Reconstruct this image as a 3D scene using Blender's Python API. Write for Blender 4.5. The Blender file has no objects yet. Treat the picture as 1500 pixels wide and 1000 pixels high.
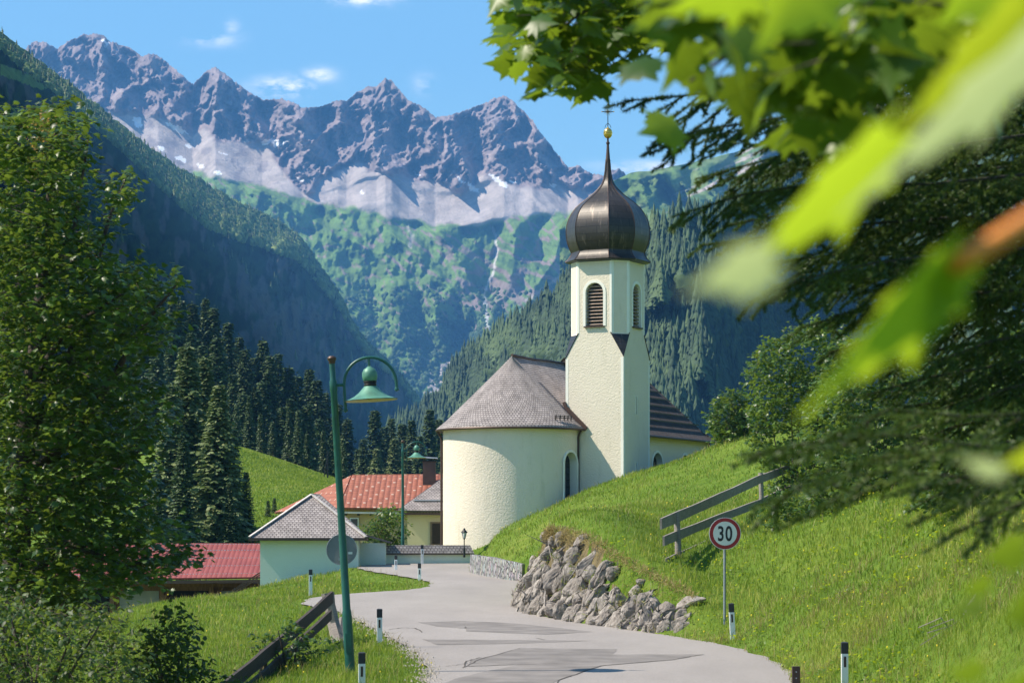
import bpy, bmesh, math, random
import numpy as np
from mathutils import Vector, Matrix
R = math.radians
rng = np.random.default_rng(7)
random.seed(7)
scn = bpy.context.scene
COL = scn.collection

# ---------------------------------------------------------------- camera
F = 3750.0           # focal length in photo pixels (90 mm on 36 mm, 1500 px wide)
HOR = 805.0          # horizon row
CZ = 3.2             # camera height
cam_d = bpy.data.cameras.new("camera")
cam = bpy.data.objects.new("camera", cam_d); COL.objects.link(cam)
cam.location = (0, 0, CZ); cam.rotation_euler = (R(90), 0, 0)
cam_d.lens = 90; cam_d.sensor_width = 36; cam_d.shift_y = (HOR - 500) / 1500
cam_d.clip_start = 0.1; cam_d.clip_end = 60000
cam_d.dof.use_dof = True; cam_d.dof.focus_distance = 95; cam_d.dof.aperture_fstop = 6.6
scn.camera = cam

# ---------------------------------------------------------------- light
SUN_EL, SUN_AZ = R(50), R(-94.5)      # azimuth measured from +Y, clockwise; -94 = left, slightly behind the camera
sd = Vector((math.sin(SUN_AZ) * math.cos(SUN_EL), math.cos(SUN_AZ) * math.cos(SUN_EL), math.sin(SUN_EL)))
w = bpy.data.worlds.new("World"); scn.world = w; w.use_nodes = True
nt = w.node_tree; nt.nodes.clear()
sky = nt.nodes.new('ShaderNodeTexSky'); sky.sky_type = 'NISHITA'; sky.sun_disc = False
sky.sun_elevation = SUN_EL; sky.sun_rotation = SUN_AZ; sky.altitude = 900; sky.air_density = 1.15
sky.dust_density = 0.3; sky.ozone_density = 2.0
bg = nt.nodes.new('ShaderNodeBackground'); bg.inputs[1].default_value = 0.097
wo = nt.nodes.new('ShaderNodeOutputWorld')
# thin fair-weather clouds, laid on the sky by direction
tc = nt.nodes.new('ShaderNodeTexCoord')
def cloud_mask(az, el, sx, sy, amp, seed):
    """soft ellipse round one direction (azimuth, elevation as tangents) times noise"""
    sep = nt.nodes.new('ShaderNodeSeparateXYZ'); nt.links.new(tc.outputs['Generated'], sep.inputs[0])
    def m(op, a, b=None, c=None):
        n = nt.nodes.new('ShaderNodeMath'); n.operation = op
        for i, v in enumerate((a, b, c)):
            if v is None: continue
            if isinstance(v, (int, float)): n.inputs[i].default_value = v
            else: nt.links.new(v, n.inputs[i])
        return n.outputs[0]
    yy = m('MAXIMUM', sep.outputs[1], 0.01)
    tx = m('DIVIDE', sep.outputs[0], yy); tz = m('DIVIDE', sep.outputs[2], yy)
    dx = m('MULTIPLY', m('SUBTRACT', tx, az), 1 / sx); dz = m('MULTIPLY', m('SUBTRACT', tz, el), 1 / sy)
    r2 = m('ADD', m('MULTIPLY', dx, dx), m('MULTIPLY', dz, dz))
    g = m('POWER', 2.718, m('MULTIPLY', r2, -1.0))
    nz = nt.nodes.new('ShaderNodeTexNoise'); nz.inputs['Scale'].default_value = 45; nz.inputs['Detail'].default_value = 9
    nz.inputs['Roughness'].default_value = 0.62
    mp = nt.nodes.new('ShaderNodeMapping'); mp.inputs['Location'].default_value = (seed, 0, 0)
    mp.inputs['Scale'].default_value = (1, 1, 2.2)
    nt.links.new(tc.outputs['Generated'], mp.inputs[0]); nt.links.new(mp.outputs[0], nz.inputs[0])
    n2 = m('MULTIPLY', m('MAXIMUM', m('SUBTRACT', nz.outputs[0], 0.42), 0.0), 4.0)
    y_front = m('GREATER_THAN', sep.outputs[1], 0.05)
    return m('MINIMUM', m('MULTIPLY', m('MULTIPLY', m('MULTIPLY', g, n2), y_front), amp), 1.0)
def dirp(px, py): return (px - 750) / F, (HOR - py) / F
masks = []
for (px, py, sx, sy, amp, sdv) in [(420, 128, 40, 13, 2.4, 0.0), (468, 110, 20, 9, 1.9, 1.7), (310, 58, 34, 10, 1.1, 3.1), (340, 38, 9, 10, .8, 4.4),
                                 (530, 0, 45, 8, 1.8, 5.2), (622, 125, 16, 13, .8, 6.3), (940, 245, 55, 8, 1.3, 8.2), (990, 60, 60, 22, .4, 9.9)]:
    a, e = dirp(px, py); masks.append(cloud_mask(a, e, sx / F, sy / F, amp, sdv))
tot = masks[0]
for mk in masks[1:]:
    n = nt.nodes.new('ShaderNodeMath'); n.operation = 'MAXIMUM'; nt.links.new(tot, n.inputs[0]); nt.links.new(mk, n.inputs[1]); tot = n.outputs[0]
mix = nt.nodes.new('ShaderNodeMix'); mix.data_type = 'RGBA'
nt.links.new(tot, mix.inputs[0])
hs = nt.nodes.new('ShaderNodeHueSaturation'); hs.inputs['Saturation'].default_value = 1.12
tn = nt.nodes.new('ShaderNodeMix'); tn.data_type = 'RGBA'; tn.blend_type = 'MULTIPLY'; tn.inputs[0].default_value = 1; tn.inputs[7].default_value = (1.0, 1.16, 1.08, 1)
nt.links.new(sky.outputs[0], hs.inputs['Color']); nt.links.new(hs.outputs[0], tn.inputs[6]); nt.links.new(tn.outputs[2], mix.inputs[6])
mix.inputs[7].default_value = (10.5, 10.2, 10.6, 1)
nt.links.new(mix.outputs[2], bg.inputs[0]); nt.links.new(bg.outputs[0], wo.inputs[0])
sun_d = bpy.data.lights.new("sun", 'SUN'); sun_d.energy = 5.0; sun_d.angle = R(0.5); sun_d.color = (1.0, 0.90, 0.76)
sun = bpy.data.objects.new("sun", sun_d); COL.objects.link(sun)
sun.rotation_euler = sd.to_track_quat('Z', 'Y').to_euler(); sun.location = (-50, -10, 60)
scn.view_settings.view_transform = 'Standard'; scn.view_settings.look = 'None'
scn.view_settings.exposure = 0.90; scn.view_settings.gamma = 1.0
scn.cycles.volume_bounces = 0
scn.cycles.max_bounces = 6; scn.cycles.diffuse_bounces = 3; scn.cycles.transmission_bounces = 3
scn.cycles.transparent_max_bounces = 6; scn.cycles.use_adaptive_sampling = True
scn.cycles.sample_clamp_indirect = 4.0

# ---------------------------------------------------------------- helpers
def P(px, py, Y): return Vector(((px - 750) / F * Y, Y, CZ + (HOR - py) / F * Y))
RA, RB = 0.022, 0.023111            # the road lies on z = RA + RB*Y
def roadz(Y): return RA + RB * Y
def YR(py): return 3.178 / (RB + (py - HOR) / F)
def PR(px, py): return P(px, py, YR(py))

def mesh(name, verts, faces, uvs=None):
    """verts Nx3; faces list of index tuples or an MxK array"""
    me = bpy.data.meshes.new(name)
    V = np.asarray(verts, dtype=np.float32)
    if isinstance(faces, np.ndarray):
        k = faces.shape[1]; n = faces.shape[0]
        me.vertices.add(len(V)); me.vertices.foreach_set('co', V.ravel())
        me.loops.add(n * k); me.loops.foreach_set('vertex_index', faces.astype(np.int32).ravel())
        me.polygons.add(n); me.polygons.foreach_set('loop_start', np.arange(0, n * k, k, dtype=np.int32))
        me.update(calc_edges=True)
    else:
        me.from_pydata([tuple(map(float, v)) for v in V], [], [tuple(int(i) for i in f) for f in faces]); me.update()
    if uvs is not None:
        ul = me.uv_layers.new(name='UVMap'); vi = np.empty(len(me.loops), dtype=np.int32); me.loops.foreach_get('vertex_index', vi)
        ul.data.foreach_set('uv', np.asarray(uvs, dtype=np.float32)[vi].ravel())
    return me
def fattr(me, name, vals):
    a = me.attributes.new(name, 'FLOAT', 'POINT'); a.data.foreach_set('value', np.asarray(vals, dtype=np.float32))
def cattr(me, name, vals):
    a = me.attributes.new(name, 'FLOAT_COLOR', 'POINT'); v = np.ones((len(vals), 4), dtype=np.float32); v[:, :3] = vals
    a.data.foreach_set('color', v.ravel())
def link(name, me, mat=None, parent=None, smooth=False, **props):
    o = bpy.data.objects.new(name, me); COL.objects.link(o)
    if mat and me: 
        if not me.materials: me.materials.append(mat)
    if parent: o.parent = parent
    if smooth: me.polygons.foreach_set('use_smooth', np.ones(len(me.polygons), dtype=bool))
    for k, v in props.items(): o[k] = v
    return o
def thing(name, label, cat, loc=(0, 0, 0), rz=0, group=None):
    o = bpy.data.objects.new(name, None); COL.objects.link(o); o.location = loc; o.rotation_euler = (0, 0, rz)
    o['label'] = label; o['category'] = cat; o['kind'] = 'thing'
    if group: o['group'] = group
    o.empty_display_size = 0.3
    return o
def tag(o, label, cat, group=None, kind='thing'):
    o['label'] = label; o['category'] = cat; o['kind'] = kind
    if group: o['group'] = group
    return o
def copy_tree(o, parent=None):
    c = o.copy(); COL.objects.link(c); c.parent = parent
    for ch in [x for x in bpy.data.objects if x.parent == o]: copy_tree(ch, c)
    return c
class MB:
    """collects shapes into one mesh (with uv in metres)"""
    def __init__(s): s.v = []; s.f = []; s.u = []
    def add(s, vs, fs, uv=None):
        b = len(s.v); s.v += [tuple(v) for v in vs]; s.f += [tuple(b + i for i in f) for f in fs]
        s.u += [tuple(q) for q in uv] if uv is not None else [(v[0] + v[1], v[2]) for v in vs]
        return s
    def quad(s, a, b, c, d, uv=None):
        a, b, c, d = map(Vector, (a, b, c, d))
        if uv is None:
            e = (b - a); L = e.length; e = e.normalized() if L > 0 else Vector((1, 0, 0))
            n = e.cross(d - a);
            if n.length < 1e-9: n = e.cross(c - a)
            t = n.normalized().cross(e)
            uv = [((p - a).dot(e), (p - a).dot(t)) for p in (a, b, c, d)]
        return s.add([a, b, c, d], [(0, 1, 2, 3)], uv)
    def box(s, c, size, M=None):
        x, y, z = (k / 2 for k in size); c = Vector(c)
        vs = [Vector((i * x, j * y, k * z)) for i in (-1, 1) for j in (-1, 1) for k in (-1, 1)]
        if M is not None: vs = [M @ v for v in vs]
        vs = [v + c for v in vs]
        return s.add(vs, [(0, 1, 3, 2), (4, 6, 7, 5), (0, 4, 5, 1), (2, 3, 7, 6), (0, 2, 6, 4), (1, 5, 7, 3)])
    def beam(s, a, b, wd, ht, up=(0, 0, 1), jitter=0):
        a, b = Vector(a), Vector(b); d = (b - a).normalized(); sx = d.cross(Vector(up)).normalized(); sz = sx.cross(d)
        vs = []
        for p in (a, b):
            for i, k in ((-1, -1), (1, -1), (1, 1), (-1, 1)):
                vs.append(p + sx * i * wd / 2 + sz * k * ht / 2)
        L = (b - a).length
        return s.add(vs, [(0, 3, 2, 1), (4, 5, 6, 7), (0, 1, 5, 4), (1, 2, 6, 5), (2, 3, 7, 6), (3, 0, 4, 7)],
                     [(0, 0), (0, wd), (0, wd + ht), (0, ht), (L, 0), (L, wd), (L, wd + ht), (L, ht)])
    def tube(s, pts, rad, n=10, cap=True):
        pts = [Vector(p) for p in pts]; k = len(pts); rad = [rad] * k if isinstance(rad, (int, float)) else rad
        b = len(s.v); d0 = (pts[1] - pts[0]).normalized(); ref = Vector((0, 0, 1)) if abs(d0.z) < .9 else Vector((0, 1, 0))
        nx = d0.cross(ref).normalized(); vs = []; uv = []; acc = 0
        for i, p in enumerate(pts):
            d = (pts[min(i + 1, k - 1)] - pts[max(i - 1, 0)]).normalized()
            nx = (nx - d * nx.dot(d)).normalized(); ny = d.cross(nx)
            if i: acc += (p - pts[i - 1]).length
            for j in range(n):
                t = 2 * math.pi * j / n; vs.append(p + (nx * math.cos(t) + ny * math.sin(t)) * rad[i]); uv.append((j / n * 6.28 * rad[i], acc))
        fs = [(i * n + j, i * n + (j + 1) % n, (i + 1) * n + (j + 1) % n, (i + 1) * n + j) for i in range(k - 1) for j in range(n)]
        if cap: fs += [tuple(range(n - 1, -1, -1)), tuple((k - 1) * n + j for j in range(n))]
        return s.add(vs, fs, uv)
    def lathe(s, prof, n=24, c=(0, 0, 0), ring=None):
        """prof: (r, z) list; ring: optional unit polygon instead of a circle"""
        c = Vector(c); ring = ring or [(math.cos(2 * math.pi * j / n), math.sin(2 * math.pi * j / n)) for j in range(n)]; n = len(ring)
        vs = []; uv = []; acc = 0; per = [0]
        for j in range(n): per.append(per[-1] + math.dist(ring[j], ring[(j + 1) % n]))
        for i, (r, z) in enumerate(prof):
            if i: acc += math.dist(prof[i], prof[i - 1])
            for j in range(n): vs.append(c + Vector((ring[j][0] * r, ring[j][1] * r, z))); uv.append((per[j], acc))
        fs = [(i * n + j, i * n + (j + 1) % n, (i + 1) * n + (j + 1) % n, (i + 1) * n + j) for i in range(len(prof) - 1) for j in range(n)]
        fs += [tuple(range(n - 1, -1, -1)), tuple((len(prof) - 1) * n + j for j in range(n))]
        return s.add(vs, fs, uv)
    def prism(s, poly, off):
        """poly: planar 3-D points, off: extrusion vector"""
        n = len(poly); off = Vector(off); vs = [Vector(p) for p in poly] + [Vector(p) + off for p in poly]
        fs = [tuple(range(n - 1, -1, -1)), tuple(range(n, 2 * n))] + [(j, (j + 1) % n, n + (j + 1) % n, n + j) for j in range(n)]
        return s.add(vs, fs)
    def build(s, name, mat, parent=None, smooth=False, bevel=0, autosmooth=None, **props):
        me = mesh(name, s.v, s.f, s.u)
        bm = bmesh.new(); bm.from_mesh(me); bmesh.ops.recalc_face_normals(bm, faces=bm.faces)
        if autosmooth is not None:
            for f in bm.faces: f.smooth = True
            for e in bm.edges:
                if len(e.link_faces) == 2 and e.calc_face_angle(0) > R(autosmooth): e.smooth = False
        bm.to_mesh(me); bm.free()
        o = link(name, me, mat, parent, smooth, **props)
        if bevel:
            m = o.modifiers.new('bevel', 'BEVEL'); m.width = bevel; m.segments = 2; m.limit_method = 'ANGLE'
        return o
def cut(o, cutter):
    """boolean difference baked into o's mesh; the cutter is removed"""
    m = o.modifiers.new('cut', 'BOOLEAN'); m.operation = 'DIFFERENCE'; m.object = cutter; m.solver = 'EXACT'
    bpy.context.view_layer.update()
    dg = bpy.context.evaluated_depsgraph_get(); me = bpy.data.meshes.new_from_object(o.evaluated_get(dg))
    mats = list(o.data.materials); o.modifiers.clear(); o.data = me
    me.materials.clear()
    for mm in mats: me.materials.append(mm)
    me.polygons.foreach_set('material_index', np.zeros(len(me.polygons), dtype=np.int32))
    bpy.data.objects.remove(cutter)
def inpoly(X, Y, poly):
    X = np.asarray(X); Y = np.asarray(Y); ins = np.zeros(X.shape, bool); n = len(poly)
    for i in range(n):
        x1, y1 = poly[i]; x2, y2 = poly[(i + 1) % n]
        if y1 == y2: continue
        c = ((y1 > Y) != (y2 > Y)) & (X < (x2 - x1) * (Y - y1) / (y2 - y1) + x1); ins ^= c
    return ins
def segdist(X, Y, pts, closed=False):
    """distance to polyline, and parameter (index+t) of the closest point"""
    d = np.full(np.shape(X), 1e9); prm = np.zeros(np.shape(X)); n = len(pts)
    for i in range(n if closed else n - 1):
        x1, y1 = pts[i]; x2, y2 = pts[(i + 1) % n]; L2 = (x2 - x1) ** 2 + (y2 - y1) ** 2 + 1e-12
        t = np.clip(((X - x1) * (x2 - x1) + (Y - y1) * (y2 - y1)) / L2, 0, 1)
        q = np.hypot(X - x1 - t * (x2 - x1), Y - y1 - t * (y2 - y1)); m = q < d; d = np.where(m, q, d); prm = np.where(m, i + t, prm)
    return d, prm
def sstep(a, b, x):
    t = np.clip((x - a) / (b - a), 0, 1); return t * t * (3 - 2 * t)
# gradient noise
_pg = np.random.default_rng(11); _perm = _pg.permutation(512).astype(np.int64); _ga = _pg.uniform(0, 2 * math.pi, 512)
_gx, _gy = np.cos(_ga), np.sin(_ga)
def pnoise(x, y):
    xi = np.floor(x).astype(np.int64); yi = np.floor(y).astype(np.int64); xf = x - xi; yf = y - yi
    u = xf ** 3 * (xf * (xf * 6 - 15) + 10); v = yf ** 3 * (yf * (yf * 6 - 15) + 10)
    def g(a, b):
        h = _perm[(_perm[(xi + a) & 511] + yi + b) & 511]; return _gx[h] * (xf - a) + _gy[h] * (yf - b)
    return ((g(0, 0) * (1 - u) + g(1, 0) * u) * (1 - v) + (g(0, 1) * (1 - u) + g(1, 1) * u) * v) * 1.4
def fbm(x, y, o=5, g=.5, l=2.03):
    s = 0; a = 1
    for i in range(o): s = s + a * pnoise(x + 17.3 * i, y - 9.1 * i); a *= g; x = x * l; y = y * l
    return s
def ridged(x, y, o=5, g=.55, l=2.07):
    s = 0; a = 1; w_ = 1
    for i in range(o):
        n = 1 - np.abs(pnoise(x + 31.7 * i, y + 5.3 * i)) * 1.6; n = np.clip(n, 0, 1) ** 2 * w_; s = s + a * n; w_ = np.clip(n * 1.6, 0, 1); a *= g; x = x * l; y = y * l
    return s

# ---------------------------------------------------------------- materials
def nodes(name):
    m = bpy.data.materials.new(name); m.use_nodes = True; t = m.node_tree
    return m, t, t.nodes['Principled BSDF'], t.nodes['Material Output']
def N(t, typ, **kw):
    n = t.nodes.new(typ)
    for k, v in kw.items():
        if k.startswith('i_'):
            n.inputs[int(k[2:])].default_value = v
        else: setattr(n, k, v)
    return n
def ramp(t, stops, fac):
    r = N(t, 'ShaderNodeValToRGB'); e = r.color_ramp.elements
    while len(e) < len(stops): e.new(0.5)
    for i, (p, c) in enumerate(stops): e[i].position = p; e[i].color = (*c, 1)
    t.links.new(fac, r.inputs[0]); return r.outputs[0]
def noise(t, scale, detail=4, rough=.55, vec=None, sc=None, dist=0):
    n = N(t, 'ShaderNodeTexNoise'); n.inputs['Scale'].default_value = scale; n.inputs['Detail'].default_value = detail
    n.inputs['Roughness'].default_value = rough; n.inputs['Distortion'].default_value = dist
    if vec is None:
        vec = N(t, 'ShaderNodeTexCoord').outputs['Object']
    if sc:
        mp = N(t, 'ShaderNodeMapping'); mp.inputs['Scale'].default_value = sc; t.links.new(vec, mp.inputs[0]); vec = mp.outputs[0]
    t.links.new(vec, n.inputs[0]); return n.outputs[0]
def mixc(t, fac, a, b, mode='MIX'):
    n = N(t, 'ShaderNodeMix', data_type='RGBA', blend_type=mode)
    for i, v in ((0, fac), (6, a), (7, b)):
        if isinstance(v, (int, float)): n.inputs[i].default_value = v
        elif isinstance(v, tuple): n.inputs[i].default_value = (*v[:3], 1)
        else: t.links.new(v, n.inputs[i])
    return n.outputs[2]
def bump(t, b, h, strength=.5, dist=.02, prev=None):
    n = N(t, 'ShaderNodeBump'); n.inputs['Strength'].default_value = strength; n.inputs['Distance'].default_value = dist
    t.links.new(h, n.inputs['Height'])
    if prev is not None: t.links.new(prev, n.inputs['Normal'])
    if b is not None: t.links.new(n.outputs[0], b.inputs['Normal'])
    return n.outputs[0]
def mat_simple(name, col, rough=.6, metal=0, var=.15, scale=3, bstr=.2, bdist=.01, bscale=40, spec=.5):
    m, t, b, o = nodes(name)
    n = noise(t, scale, 6); c = ramp(t, [(.3, tuple(k * (1 - var) for k in col)), (.7, tuple(min(1, k * (1 + var)) for k in col))], n)
    t.links.new(c, b.inputs['Base Color']); b.inputs['Roughness'].default_value = rough; b.inputs['Metallic'].default_value = metal
    b.inputs['Specular IOR Level'].default_value = spec
    if bstr: bump(t, b, noise(t, bscale, 4), bstr, bdist)
    return m
def mat_plaster(name, col, dirt=(.5, .45, .33), bd=.035):
    m, t, b, o = nodes(name)
    big = noise(t, .35, 5, .6); fine = noise(t, 3.0, 5, .65, sc=(1, 1, .25))
    c = ramp(t, [(.35, tuple(k * .93 for k in col)), (.65, col)], big)
    d = ramp(t, [(.56, (0, 0, 0)), (.8, (.5, .5, .5))], fine)
    c = mixc(t, d, c, dirt)
    t.links.new(c, b.inputs['Base Color']); b.inputs['Roughness'].default_value = .95; b.inputs['Specular IOR Level'].default_value = .1
    h = noise(t, 13.0, 5, .6); b1 = bump(t, None, h, .55, bd); bump(t, b, noise(t, 32, 3), .35, .012, b1)
    return m
def mat_brick(name, c1, c2, mortar, bw, bh, msz, rough=.85, bd=.03, squash=1.0, streak=None, extra=.25, spec=.3, metal=0, offs=.5, bias=0):
    """courses on the UV map (metres)"""
    m, t, b, o = nodes(name); tc_ = N(t, 'ShaderNodeTexCoord'); uv = tc_.outputs['UV']
    br = N(t, 'ShaderNodeTexBrick'); t.links.new(uv, br.inputs[0])
    br.inputs['Scale'].default_value = 1; br.inputs['Brick Width'].default_value = bw; br.inputs['Row Height'].default_value = bh
    br.inputs['Mortar Size'].default_value = msz; br.inputs['Mortar Smooth'].default_value = .1; br.inputs['Bias'].default_value = bias
    br.inputs['Color1'].default_value = (*c1, 1); br.inputs['Color2'].default_value = (*c2, 1); br.inputs['Mortar'].default_value = (*mortar, 1)
    br.offset = offs; br.squash = squash
    n = noise(t, 1.2, 6, .6, vec=uv); c = mixc(t, extra, br.outputs[0], ramp(t, [(.3, tuple(k * .5 for k in c1)), (.7, tuple(min(1, k * 1.6) for k in c2))], n))
    n2 = noise(t, 14, 5, .6, vec=uv, sc=(1, .35, 1)); c = mixc(t, .35, c, ramp(t, [(.35, (.35, .35, .35)), (.65, (1, 1, 1))], n2), 'MULTIPLY')
    if streak is not None:
        s_ = noise(t, 2.2, 6, .7, vec=uv, sc=(2.2, .25, 1)); c = mixc(t, ramp(t, [(.55, (0, 0, 0)), (.68, (.8, .8, .8))], s_), c, streak)
    t.links.new(c, b.inputs['Base Color']); b.inputs['Roughness'].default_value = rough; b.inputs['Specular IOR Level'].default_value = spec; b.inputs['Metallic'].default_value = metal
    # lapped courses: each course rises towards its lower edge
    sp = N(t, 'ShaderNodeSeparateXYZ'); t.links.new(uv, sp.inputs[0])
    dv = N(t, 'ShaderNodeMath', operation='DIVIDE'); t.links.new(sp.outputs[1], dv.inputs[0]); dv.inputs[1].default_value = bh
    fr = N(t, 'ShaderNodeMath', operation='FRACT'); t.links.new(dv.outputs[0], fr.inputs[0])
    inv = N(t, 'ShaderNodeMath', operation='SUBTRACT'); inv.inputs[0].default_value = 1; t.links.new(fr.outputs[0], inv.inputs[1])
    b1 = bump(t, None, inv.outputs[0], .8, bd); b2 = bump(t, None, br.outputs[1], -.6, bd * .5, b1)
    bump(t, b, n2, .4, bd * .4, b2)
    return m
M = {}
M['plaster'] = mat_plaster('cream_plaster', (.75, .665, .54), bd=.055)
M['white'] = mat_plaster('white_trim', (.82, .80, .72), bd=.006)
M['mint'] = mat_plaster('pale_plaster', (.66, .72, .62), (.6, .62, .55), .025)
M['ochre'] = mat_plaster('ochre_plaster', (.62, .44, .22), (.5, .36, .2), .015)
M['yellow'] = mat_plaster('yellow_plaster', (.74, .64, .40), (.6, .5, .3), .015)
M['shingle'] = mat_brick('wood_shingle', (.25, .222, .212), (.41, .365, .348), (.06, .05, .05), .16, .14, .022, bd=.045)
M['shingle_dark'] = mat_brick('tarred_wood_shingle', (.035, .028, .026), (.07, .055, .05), (.01, .01, .01), .18, .2, .014, bd=.05)
M['copper'] = mat_brick('dark_sheet_copper', (.030, .025, .022), (.05, .042, .036), (.012, .01, .01), .62, .33, .012, rough=.42, bd=.008, streak=(.20, .155, .125), spec=.5, metal=.25)
M['flash'] = mat_simple('brown_sheet_metal', (.07, .04, .03), .5, .3, .2)
M['gold'] = mat_simple('gilding', (.75, .50, .12), .28, .95, .1, bstr=0)
M['dark'] = mat_simple('dark_interior', (.012, .011, .010), .9)
M['glass'] = mat_simple('dark_window_glass', (.02, .022, .028), .12, 0, .1, bstr=0)
M['louvre'] = mat_simple('weathered_louvre_wood', (.30, .22, .17), .8, 0, .3, 8)
M['iron'] = mat_simple('wrought_iron', (.03, .028, .026), .5, .6, .2)
M['terra'] = None
# ---------------------------------------------------------------- terrain
RW = []   # road outline (world x, y)
for px, py in [(1170, 1005), (1160, 985), (1130, 965), (1080, 948), (1040, 940), (960, 927), (900, 918), (840, 910), (775, 898), (757, 888), (754, 874), (758, 862), (763, 850),
               (730, 846), (705, 842), (690, 835), (688, 824), (600, 823.5), (545, 826), (524, 829), (524, 832), (548, 837), (580, 842), (612, 847), (632, 853), (626, 859),
               (600, 863), (540, 867), (480, 871), (452, 876), (440, 884), (470, 890), (497, 895), (520, 906), (556, 925), (590, 942), (615, 960), (627, 983), (624, 1005)]:
    q = PR(px, py); RW.append((q.x, q.y))
RW += [(-1.0, 36), (1.2, 28), (4.5, 20), (9, 13), (16, 8), (20, 14), (14, 20), (9.5, 27), (6.3, 35)]
RWn = np.array(RW)
ctrl = []
def cp(px, py, Y): q = P(px, py, Y); ctrl.append((q.x, q.y, q.z))
for a in [(795, 785, 69), (840, 783, 66.5), (870, 789, 64), (905, 813, 61.5), (945, 834, 60), (985, 852, 58.5), (1020, 873, 57.5),
          (700, 805, 106), (735, 780, 108), (790, 755, 111), (850, 726, 114), (905, 705, 114), (960, 688, 114), (1010, 669, 113), (1050, 654, 112), (1120, 636, 105),
          (760, 802, 85), (830, 762, 88), (900, 762, 80), (960, 762, 72), (1050, 722, 93), (1035, 796, 68.5), (1075, 771, 74), (993, 820, 63), (1115, 744, 80), (1060, 782, 68),
          (700, 813, 101), (730, 819, 96), (768, 824, 91),
          (1061, 921, 56), (1074, 931, 54), (1130, 900, 53), (1200, 762, 64), (1237, 1004, 41), (1400, 742, 52), (1500, 1000, 33), (1400, 900, 41), (1500, 800, 40),
          (1300, 850, 50), (1600, 700, 45), (1300, 700, 75), (1450, 650, 70), (1300, 930, 43), (1330, 990, 38),
          (512, 985, 45), (490, 938, 55), (455, 873, 86), (280, 879, 78), (210, 905, 70), (150, 925, 63), (300, 950, 54), (150, 990, 49), (330, 1003, 45), (400, 930, 62), (400, 885, 78), (575, 853, 98)]: cp(*a)
ctrl += [(20, 110, 9.5), (40, 110, 13), (32, 50, 8), (70, 100, 26), (24, 24, 6), (9, 9, 2.9), (-10.6, 108, 1.6), (-6.9, 106, 2.3), (-6, 110, 2.6), (-16, 60, -.8), (-25, 80, -4.5), (-15, 108, 0), (-20, 120, -2),
         (-40, 100, -7), (-12, 45, -.8), (-10, 30, -.6), (-5, 20, .8), (0, 4, 1.55), (0, 0, 1.55), (-8, 5, 1), (-25, 10, -2), (-50, 40, -8), (0, -30, 2), (30, -30, 6), (-40, -30, -4),
         (0, 140, 3.2), (3.5, 120, 5.2), (-4, 118, 3.1), (-4, 125, 3.2), (7, 121, 6.8), (12, 130, 8.5), (-12, 135, 1.2), (-30, 160, -2), (0, 200, 2), (20, 180, 10), (60, 200, 16), (-60, 200, 0),
         (100, 330, 22), (60, 300, 14), (20, 300, 12), (0, 320, 6), (-80, 330, 12), (-120, 420, 14), (0, 460, 6), (-40, 460, 9), (120, 460, 50), (60, 460, 20), (-90, 250, 6), (-110, 150, 2), (130, 200, 25), (120, 60, 32), (-110, 0, -14), (120, -30, 26)]
for a in [(340, 652, 262), (380, 668, 266), (420, 683, 272), (470, 699, 280), (520, 708, 285), (380, 742, 205), (470, 725, 215), (430, 700, 245), (300, 648, 280), (250, 665, 260), (120, 690, 285), (330, 660, 330), (420, 700, 340), (500, 725, 350)]: cp(*a)
for y in np.arange(24, 112, 6):
    inside = [x for x in np.arange(-14, 20, 1.2) if inpoly(np.array([x]), np.array([y]), RW)[0]]
    for x in inside[::3]: ctrl.append((x, y, roadz(y)))
C_ = np.array(ctrl); KY = .38
def tps(r2): return np.where(r2 > 1e-12, r2 * np.log(np.maximum(r2, 1e-12)) * .5, 0)
cx, cy = C_[:, 0], C_[:, 1] * KY; n_ = len(C_)
A_ = np.zeros((n_ + 3, n_ + 3)); A_[:n_, :n_] = tps((cx[:, None] - cx) ** 2 + (cy[:, None] - cy) ** 2) + np.eye(n_) * .25
A_[:n_, n_:] = np.c_[np.ones(n_), cx, cy]; A_[n_:, :n_] = A_[:n_, n_:].T
W_ = np.linalg.solve(A_, np.r_[C_[:, 2], 0, 0, 0])
def tz(X, Y):
    X = np.asarray(X, float); Y = np.asarray(Y, float); s = W_[n_] + W_[n_ + 1] * X + W_[n_ + 2] * Y * KY
    for i in range(n_): s = s + W_[i] * tps((X - cx[i]) ** 2 + (Y * KY - cy[i]) ** 2)
    return s
def ground_raw(X, Y):
    z = tz(X, Y) + .10 * fbm(X * .35, Y * .2, 4)
    near = (Y < 125)
    d, _ = segdist(X, Y, RW, True); ins = inpoly(X, Y, RW)
    lo = roadz(Y) - .05; k = np.where(ins, 0, sstep(.05, 1.1, d))
    return np.where(near, np.where(ins, lo, lo + .02 + (z - lo - .02) * k), z)
xs = np.r_[np.arange(-124, -20, 2.5), np.arange(-20, 20, .4), np.arange(20, 124, 2.5)]
ys = np.r_[np.arange(-30, 20, 2), np.arange(20, 126, .55), np.arange(126, 470, 3.0)]
GX, GY = np.meshgrid(xs, ys); GZ = ground_raw(GX, GY)
def gz(x, y):
    x = np.asarray(x, float); y = np.asarray(y, float)
    i = np.clip(np.searchsorted(xs, x) - 1, 0, len(xs) - 2); j = np.clip(np.searchsorted(ys, y) - 1, 0, len(ys) - 2)
    u = np.clip((x - xs[i]) / (xs[i + 1] - xs[i]), 0, 1); v = np.clip((y - ys[j]) / (ys[j + 1] - ys[j]), 0, 1)
    return (GZ[j, i] * (1 - u) + GZ[j, i + 1] * u) * (1 - v) + (GZ[j + 1, i] * (1 - u) + GZ[j + 1, i + 1] * u) * v
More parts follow.
